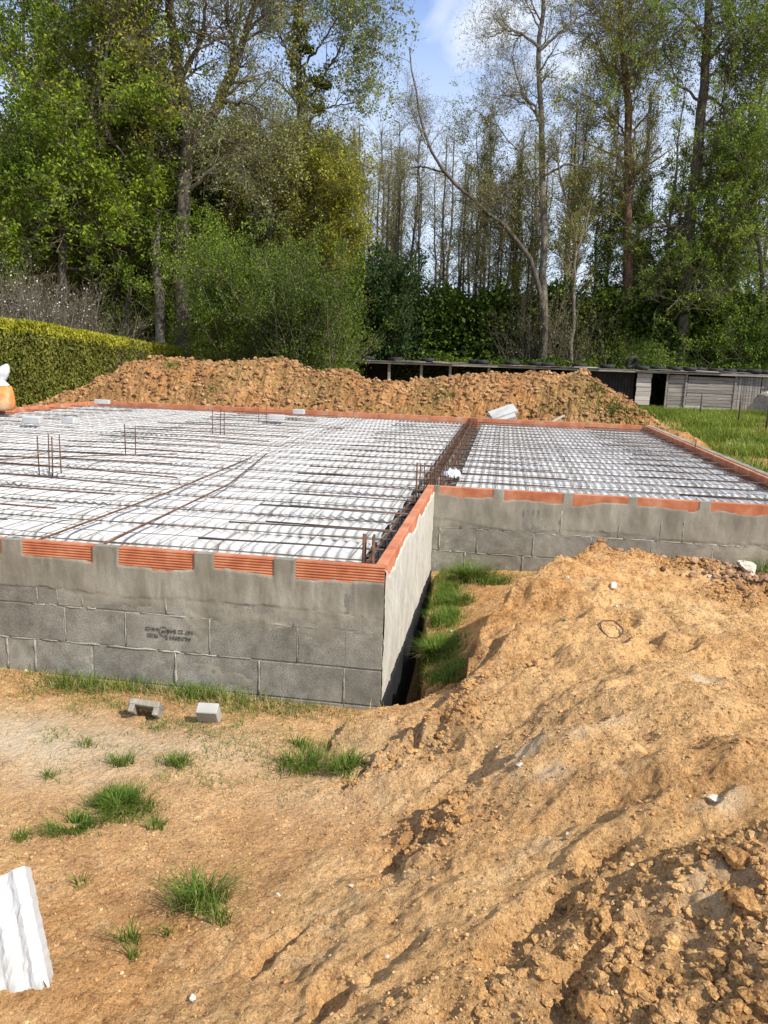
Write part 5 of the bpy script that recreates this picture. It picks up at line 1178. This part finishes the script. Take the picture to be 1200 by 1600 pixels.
# thin trunks standing in rows behind
def slim(seed, H, leafm, nl):
    g = np.random.default_rng(seed); z = np.linspace(0, H, 14); P0 = np.stack([np.cumsum(g.normal(size=14) * .07), np.cumsum(g.normal(size=14) * .07), z], -1)[None]; P0[:, :, :2] -= P0[:, :1, :2]
    R0 = np.linspace(.115 + .008 * seed, .03, 14)[None]
    P1, R1 = grow(P0, R0, 52, .38, 1, 48, 1.7, 6, .12, .12, .4, g, lambda t: 1.25 - t); P2, R2 = grow(P1, R1, 330, .2, 1, 42, .8, 4, .15, .05, .6, g)
    lf = leaves(P2, nl, .045, g, .14, .2); o = empty('alder_tree', (0, 0, 0))
    b = MB(); V, F = tubes(P0, R0, 7); b.add(V, F[0]); b.obj('trunk', M['bark'], o, True)
    b = MB(); V, F = tubes(P1, R1, 4); b.add(V, F[0]); V, F = tubes(P2, np.maximum(R2, .006), 3); b.add(V, F[0]); b.obj('branches', M['twig'], o, True)
    obj('crown', mesh_np('crown', lf[0], lf[1], M[leafm]), o); return o
protos = [slim(1, 15.5, 'catkin', 1100), slim(2, 16.5, 'catkin', 1000), slim(3, 15, 'leaf_olive', 1300), slim(4, 16, 'catkin', 900), slim(5, 17, 'leaf_olive', 1300)]
used = set(); g = np.random.default_rng(55)
spots = [(542,46),(556,44),(568,46),(573,42),(577,47),(592,45),(601,48),(610,43),(617,46),(632,48),(642,45),(655,47),(676,50),(694,46),(703,43),(712,48),(722,45),(731,50),(738,44),(752,47),(762,46),(777,42),(783,49),(792,44),(800,50),(808,45),(818,43),(829,49),(838,46)]
spots += [(float(g.uniform(862, 1230)), float(g.uniform(38, 56))) for _ in range(30)] + [(float(g.uniform(-20, 530)), float(g.uniform(40, 56))) for _ in range(22)] + [(float(g.uniform(540, 860)), float(g.uniform(52, 66))) for _ in range(22)]
for i, (px, Y) in enumerate(spots):
    k = i % 5; o = protos[k] if k not in used else copy_tree(protos[k]); used.add(k)
    p = atY(px, 540, Y); s_ = g.uniform(.85, 1.12)
    if 535 < px < 840: s_ *= .88 * (Y / 46)
    if px > 1150: s_ *= 1.1
    o.location = (p[0], Y, 0); o.rotation_euler = (g.normal() * .02, g.normal() * .02, g.uniform(0, 6.28)); o.scale = (s_, s_, s_)
    if px < 535: tag(o, 'slim trunk glimpsed through the leafy trees on the left', 'tree', 'slim trunks behind the leafy trees')
    elif px < 850: tag(o, 'slender bare alder in the open row under the gap of sky', 'tree', 'slender alders under the sky gap')
    else: tag(o, 'slender tree behind the big trunks of the right hand grove', 'tree', 'slender trees behind the right grove')

# bushes and undergrowth
def bush(name, label, px, py, Y, w, h, n1, nleaf, lsize, leafm, seed, bark='twig', up=.10, dp=None, cat='bush', spread=.10, n2=600, lt=.0):
    g = np.random.default_rng(seed); p = atY(px, py, Y); p[2] = 0; dp = dp or w * .6
    base = p + np.stack([g.normal(size=n1) * w * .18, g.normal(size=n1) * dp * .18, np.zeros(n1)], -1)
    a = g.uniform(0, 6.28, n1); tilt = np.abs(g.normal(size=n1)) * .45; d = np.stack([np.cos(a) * np.sin(tilt) * w / h, np.sin(a) * np.sin(tilt) * dp / h, np.cos(tilt)], -1); d = norm(d)
    L = h * g.uniform(.6, 1.05, n1); P0 = np.zeros((n1, 8, 3)); P0[:, 0] = base
    for k in range(1, 8): P0[:, k] = P0[:, k - 1] + d * (L / 7)[:, None]; d = norm(d + g.normal(size=(n1, 3)) * .08)
    R0 = np.broadcast_to(np.linspace(.022, .006, 8), (n1, 8)).copy()
    P1, R1 = grow(P0, R0, n2, .15, 1, 40, h * .24, 5, .12, up, .6, g); P2, R2 = grow(P1, R1, n2 * 3, .2, 1, 38, h * .10, 4, .12, up, .6, g)
    lf = leaves(P2, nleaf, lsize, g, spread, lt) if nleaf else None
    return build_tree(name, label, None, p, [(P0, R0, 5), (P1, R1, 3), (P2, np.maximum(R2, .003), 3)], lf, bark, leafm, 'twig', cat)
bush('willow_bush', 'large fine leaved willow bush left of the dark conifer', 455, 560, 20, 3.6, 4.8, 80, 80000, .032, 'leaf_deep', 1, n2=900, spread=.09)
bush('willow_bush', 'rounded willow bush behind the left part of the heap', 375, 560, 21, 3.0, 5.2, 70, 66000, .034, 'leaf_fresh', 2, n2=800, spread=.1)
bush('willow_bush', 'darker willow bush at the right end of the bushes', 508, 562, 36.3, 4.5, 6.6, 70, 50000, .05, 'leaf_deep', 3, n2=700)
bush('leafy_bush', 'bright green bush above the end of the hedge', 248, 545, 27, 3.2, 4.6, 60, 44000, .045, 'leaf_maple', 4)
bush('leafy_bush', 'green bush between the hedge and the willow', 300, 555, 27.5, 2.8, 3.7, 50, 32000, .045, 'leaf_maple', 5)
bush('hawthorn_bush', 'twiggy grey bush with pinkish blossom above the hedge', 45, 540, 17.5, 3.0, 3.9, 70, 1800, .028, 'blossom', 6, n2=1100, bark='bark_pale')
bush('hawthorn_bush', 'bare twiggy bush right of the blossoming one', 130, 540, 18.5, 2.6, 3.6, 55, 900, .025, 'catkin', 7, n2=800, bark='bark_pale')
bush('conifer', 'dark columnar evergreen at the right end of the bushes', 590, 565, 36.3, 2.2, 6.6, 80, 42000, .075, 'leaf_dark', 8, up=.2, spread=.12)
bush('reddish_thicket', 'low reddish twig thicket left of the red trunk', 845, 565, 37, 4.5, 5.6, 80, 5000, .03, 'catkin', 9, n2=900)
bush('reddish_thicket', 'low brown twig thicket behind the middle of the shed', 920, 570, 38, 4.5, 5.0, 80, 9000, .035, 'leaf_olive', 10, n2=800)
bush('leafy_bush', 'pale green shrub right of the massive trunk', 1165, 575, 37, 4.0, 5.0, 70, 26000, .05, 'leaf_fresh', 11)
bush('leafy_bush', 'pale young willow shoots rising behind the shed', 1000, 575, 36.5, 3.0, 3.0, 60, 14000, .045, 'leaf_fresh', 12, up=.3)
bush('leafy_bush', 'tall shrub under the right edge tree', 1230, 575, 37, 4.5, 6.0, 70, 34000, .05, 'leaf_deep', 13)
# the dark band of undergrowth behind everything: many overlapping leaf mounds in one object
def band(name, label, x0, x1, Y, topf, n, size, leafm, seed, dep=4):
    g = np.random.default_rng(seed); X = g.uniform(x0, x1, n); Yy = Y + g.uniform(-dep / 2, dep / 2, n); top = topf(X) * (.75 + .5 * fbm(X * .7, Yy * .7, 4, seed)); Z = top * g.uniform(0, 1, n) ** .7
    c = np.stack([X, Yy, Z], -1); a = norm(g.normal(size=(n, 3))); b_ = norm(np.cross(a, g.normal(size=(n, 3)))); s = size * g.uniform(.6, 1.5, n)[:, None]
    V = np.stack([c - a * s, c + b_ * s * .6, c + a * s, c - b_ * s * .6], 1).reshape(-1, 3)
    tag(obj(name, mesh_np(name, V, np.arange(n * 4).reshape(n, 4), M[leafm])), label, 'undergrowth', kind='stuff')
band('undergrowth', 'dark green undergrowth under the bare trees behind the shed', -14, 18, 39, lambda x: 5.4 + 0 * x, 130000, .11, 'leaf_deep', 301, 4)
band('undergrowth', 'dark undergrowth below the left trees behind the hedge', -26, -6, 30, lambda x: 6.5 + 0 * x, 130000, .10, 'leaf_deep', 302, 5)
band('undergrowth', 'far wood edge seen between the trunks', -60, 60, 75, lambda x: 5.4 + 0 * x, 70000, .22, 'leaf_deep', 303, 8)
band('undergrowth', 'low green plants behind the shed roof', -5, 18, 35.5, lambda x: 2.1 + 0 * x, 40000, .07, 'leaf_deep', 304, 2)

# clipped hedge on the left
def hedge():
    root = empty('hedge', (-11.6, 11, 0)); tag(root, 'long clipped conifer hedge with sunlit yellow green top along the left boundary', 'hedge')
    g = np.random.default_rng(41); n = 150000
    A = np.array([-11.75, 9.0]); B = np.array([-10.9, 27.0]); t = g.uniform(0, 1, n); w = .55
    H = np.interp(t, [0, .3, .75, 1], [2.58, 2.46, 2.0, 1.85]); face = g.uniform(size=n)
    cx = A[0] + (B[0] - A[0]) * t; cy = A[1] + (B[1] - A[1]) * t
    z = H * g.uniform(0, 1, n) ** .85; bulge = .10 * fbm(cy * 1.2, z * 1.2, 4, 43) * 2
    x = cx + w + bulge - np.abs(g.normal(size=n)) * .10
    tp = face < .38; x = np.where(tp, cx + g.uniform(-w, w, n), x); z = np.where(tp, H + .12 * (fbm(x * 1.5, cy * 1.5, 3, 44) - .4) - np.abs(g.normal(size=n)) * .05, z)
    c = np.stack([x, cy, z], -1); a = norm(g.normal(size=(n, 3)) * np.array([.6, .6, 1.2])); b_ = norm(np.cross(a, g.normal(size=(n, 3)))); s = .045 * g.uniform(.6, 1.5, n)[:, None]
    V = np.stack([c - a * s, c + b_ * s * .45, c + a * s, c - b_ * s * .45], 1)
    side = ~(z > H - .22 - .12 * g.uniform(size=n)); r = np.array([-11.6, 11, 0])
    for nm, k, mt in (('foliage', side, 'hedge_leaf'), ('sunlit_top', ~side, 'hedge_sunlit')):  # light on the hedge top is put into its leaf colour
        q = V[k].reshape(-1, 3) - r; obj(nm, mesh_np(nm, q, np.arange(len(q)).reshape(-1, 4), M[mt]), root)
    b = MB()
    for k in range(30):
        tt = (k + .5) / 30; px, py = A + (B - A) * tt; b.tube([(px - r[0], py - r[1], 0), (px - r[0] + .05, py - r[1], 1.2), (px - r[0], py - r[1], 1.8)], [.05, .04, .015], 6)
    b.obj('stem_row', M['bark'], root)
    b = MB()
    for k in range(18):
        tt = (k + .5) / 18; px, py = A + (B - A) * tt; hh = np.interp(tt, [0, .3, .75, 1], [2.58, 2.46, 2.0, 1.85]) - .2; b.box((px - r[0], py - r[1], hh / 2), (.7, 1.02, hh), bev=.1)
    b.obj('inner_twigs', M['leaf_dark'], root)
hedge()

# ------------------------------------------------------------------ low shed with tyres on its roof
YS = 32.0
def zr(px, py, Y=YS): return atY(px, py, Y)
shed = empty('plank_shed', (8, YS, 0)); tag(shed, 'long low shed of weathered planks under a flat roof behind the soil heap', 'shed'); so = np.array([8, YS, 0.])
def sbox(b, px0, px1, z0, z1, y, d, bev=.005):
    x0 = atY(px0, 610, y)[0]; x1 = atY(px1, 610, y)[0]; b.box(np.array([(x0 + x1) / 2, y, (z0 + z1) / 2]) - so, (x1 - x0, d, z1 - z0), bev=bev)
b = MB()
xl = atY(528, 570, YS)[0]; xr = atY(1330, 590, YS)[0]
x = xl
while x < xr:
    w_ = random.uniform(1.3, 2.4); x2 = min(x + w_, xr); zz_ = 1.84 + random.uniform(-.015, .03)
    b.box(np.array([(x + x2) / 2, YS + 1.5 + random.uniform(-.1, .1), zz_]) - so, (x2 - x + .08, 3.6, .035), bev=.006); x = x2
b.obj('roof', M['roof'], shed)
b = MB(); b.box(np.array([(xl + xr) / 2, YS - .22, 1.78]) - so, (xr - xl, .05, .07)); b.obj('fascia', M['wood'], shed)
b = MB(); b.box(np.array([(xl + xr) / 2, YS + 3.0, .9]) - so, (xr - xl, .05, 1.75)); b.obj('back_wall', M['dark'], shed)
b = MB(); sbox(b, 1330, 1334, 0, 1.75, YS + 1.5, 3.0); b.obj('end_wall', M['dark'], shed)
for px in (545, 605, 655, 700, 760, 830, 900): b = MB(); sbox(b, px, px + 4, 0, 1.78, YS, .10); b.obj('post', M['wood'], shed)
def planks(px0, px1, z0, z1, horiz, name, mt, y=YS - .02, n_=8, gapf=.012):
    b = MB(); x0 = atY(px0, 610, y)[0]; x1 = atY(px1, 610, y)[0]
    for i in range(n_):
        dj = random.uniform(-.012, .012)
        if horiz:
            a = z0 + (z1 - z0) * i / n_; c = z0 + (z1 - z0) * (i + 1) / n_; b.box(np.array([(x0 + x1) / 2 + dj, y + dj, (a + c) / 2]) - so, (x1 - x0 - abs(dj) * 3, .03, c - a - gapf), bev=.004)
        else:
            a = x0 + (x1 - x0) * i / n_; c = x0 + (x1 - x0) * (i + 1) / n_; b.box(np.array([(a + c) / 2, y + dj, (z0 + z1) / 2 + dj]) - so, (c - a - gapf, .03, z1 - z0), bev=.004)
    b.obj(name, M[mt], shed)
planks(993, 1017, .35, 1.72, True, 'plank_panel', 'wood_pale', n_=7); planks(1043, 1071, .05, 1.70, True, 'plank_panel', 'wood', n_=9)
planks(1073, 1147, .12, 1.66, True, 'plank_panel', 'wood', n_=11, y=YS - .05); planks(1149, 1188, .1, 1.72, False, 'plank_panel', 'wood', n_=9); planks(1189, 1330, .1, 1.72, False, 'plank_panel', 'wood', n_=26)
planks(900, 990, .1, 1.72, False, 'plank_panel', 'dark', n_=18, y=YS + .2)
for px in (1041, 1071, 1148): b = MB(); sbox(b, px - 1.5, px + 1.5, 0, 1.76, YS - .06, .08); b.obj('post', M['wood'], shed)
b = MB(); sbox(b, 1072, 1100, .0, .42, YS - .4, .04); sbox(b, 1101, 1134, .0, .34, YS - .42, .04)
o = obj('leaning_boards', b.mesh('leaning_boards', M['wood_pale']), None, so); tag(o, 'two pale boards propped low against the plank shed', 'boards')
# tyres
def tyre_mesh():
    R0, r0 = .25, .085; a = np.linspace(0, 2 * math.pi, 25)[:-1]; c = np.linspace(0, 2 * math.pi, 13)[:-1]
    V = np.array([((R0 + r0 * .9 * math.cos(q) * (1 if math.cos(q) > 0 else 1.1)) * math.cos(p_), (R0 + r0 * .9 * math.cos(q)) * math.sin(p_), r0 * 1.05 * math.copysign(abs(math.sin(q)) ** .6, math.sin(q)) + .0) for p_ in a for q in c]); k = 12; n_ = 24
    F = [(i * k + j, ((i + 1) % n_) * k + j, ((i + 1) % n_) * k + (j + 1) % k, i * k + (j + 1) % k) for i in range(n_) for j in range(k)]
    b = MB(); b.add(V, F); return b.mesh('tyre', M['rubber'], True)
tm_ = tyre_mesh()
for i, px in enumerate([575, 618, 668, 742, 752, 800, 838, 855, 905, 948, 985, 1003, 1028, 1055, 1077, 1092, 1118, 1140, 1162, 1178, 1195]):
    y = YS + random.uniform(.1, .9); x = atY(px, 580, y)[0]; up_ = px == 985
    o = obj('tyre', tm_, None, (x, y, 1.87 + (.09 if not up_ else .32)), (random.uniform(-.06, .06) + (math.radians(62) if up_ else 0), random.uniform(-.06, .06), random.uniform(0, 6)))
    tag(o, 'black tyre propped up on the shed roof in front of the red trunk' if up_ else 'old black tyre lying flat as a weight on the shed roof', 'tyre', None if up_ else 'tyres lying on the shed roof')
for i, px in enumerate([640, 690, 720, 920, 1040, 1105, 1150]):
    y = YS + random.uniform(.0, .5); x = atY(px, 580, y)[0]; b = MB(); b.box((0, 0, 0), (random.uniform(.8, 1.8), .12, .03), bev=.004); o = obj('loose_board', b.mesh('loose_board', M['wood_pale'] if i % 2 else M['wood']), None, (x, y, 1.90), (0, random.uniform(-.04, .04), random.uniform(-.3, .3))); tag(o, 'loose weathered board lying on the shed roof among the tyres', 'board', 'loose boards on the shed roof')
# rubble pile and fence posts at the right
V, F = lumps(np.array([[0, 0, 0.]]), np.array([.95]), 5, 2, .8); p = atY(1212, 615, 30.5)
tag(obj('rubble_pile', mesh_np('rubble_pile', V, F, M['mortar']), None, (p[0], 30.5, .55)), 'grey mound of rubble in front of the shed at the right edge', 'rubble')
for px, Y, h, lb in ((1153, 22, .95, 'thin dark fence stake in the meadow before the planks'), (1198, 20, .9, 'thin fence stake at the right picture edge'), (1092, 26, .9, 'thin stake at the edge of the meadow near the propped boards')):
    p = atY(px, 660, Y); b = MB(); b.tube([(0, 0, 0), (.01, 0, h * .5), (0, .01, h)], [.03, .028, .022], 7); o = obj('fence_post', b.mesh('fence_post', M['bark'], True), None, (p[0], Y, gz(p[0], Y))); tag(o, lb, 'fence post')
p = onz(1165, 706, .12); b = MB(); b.box((0, 0, .03), (.9, .10, .05), bev=.005); o = obj('timber_offcut', b.mesh('timber_offcut', M['wood_pale']), None, (p[0], p[1], gz(p[0], p[1])), (0, 0, .1)); tag(o, 'pale timber lying on the dirt right of the slab', 'timber')
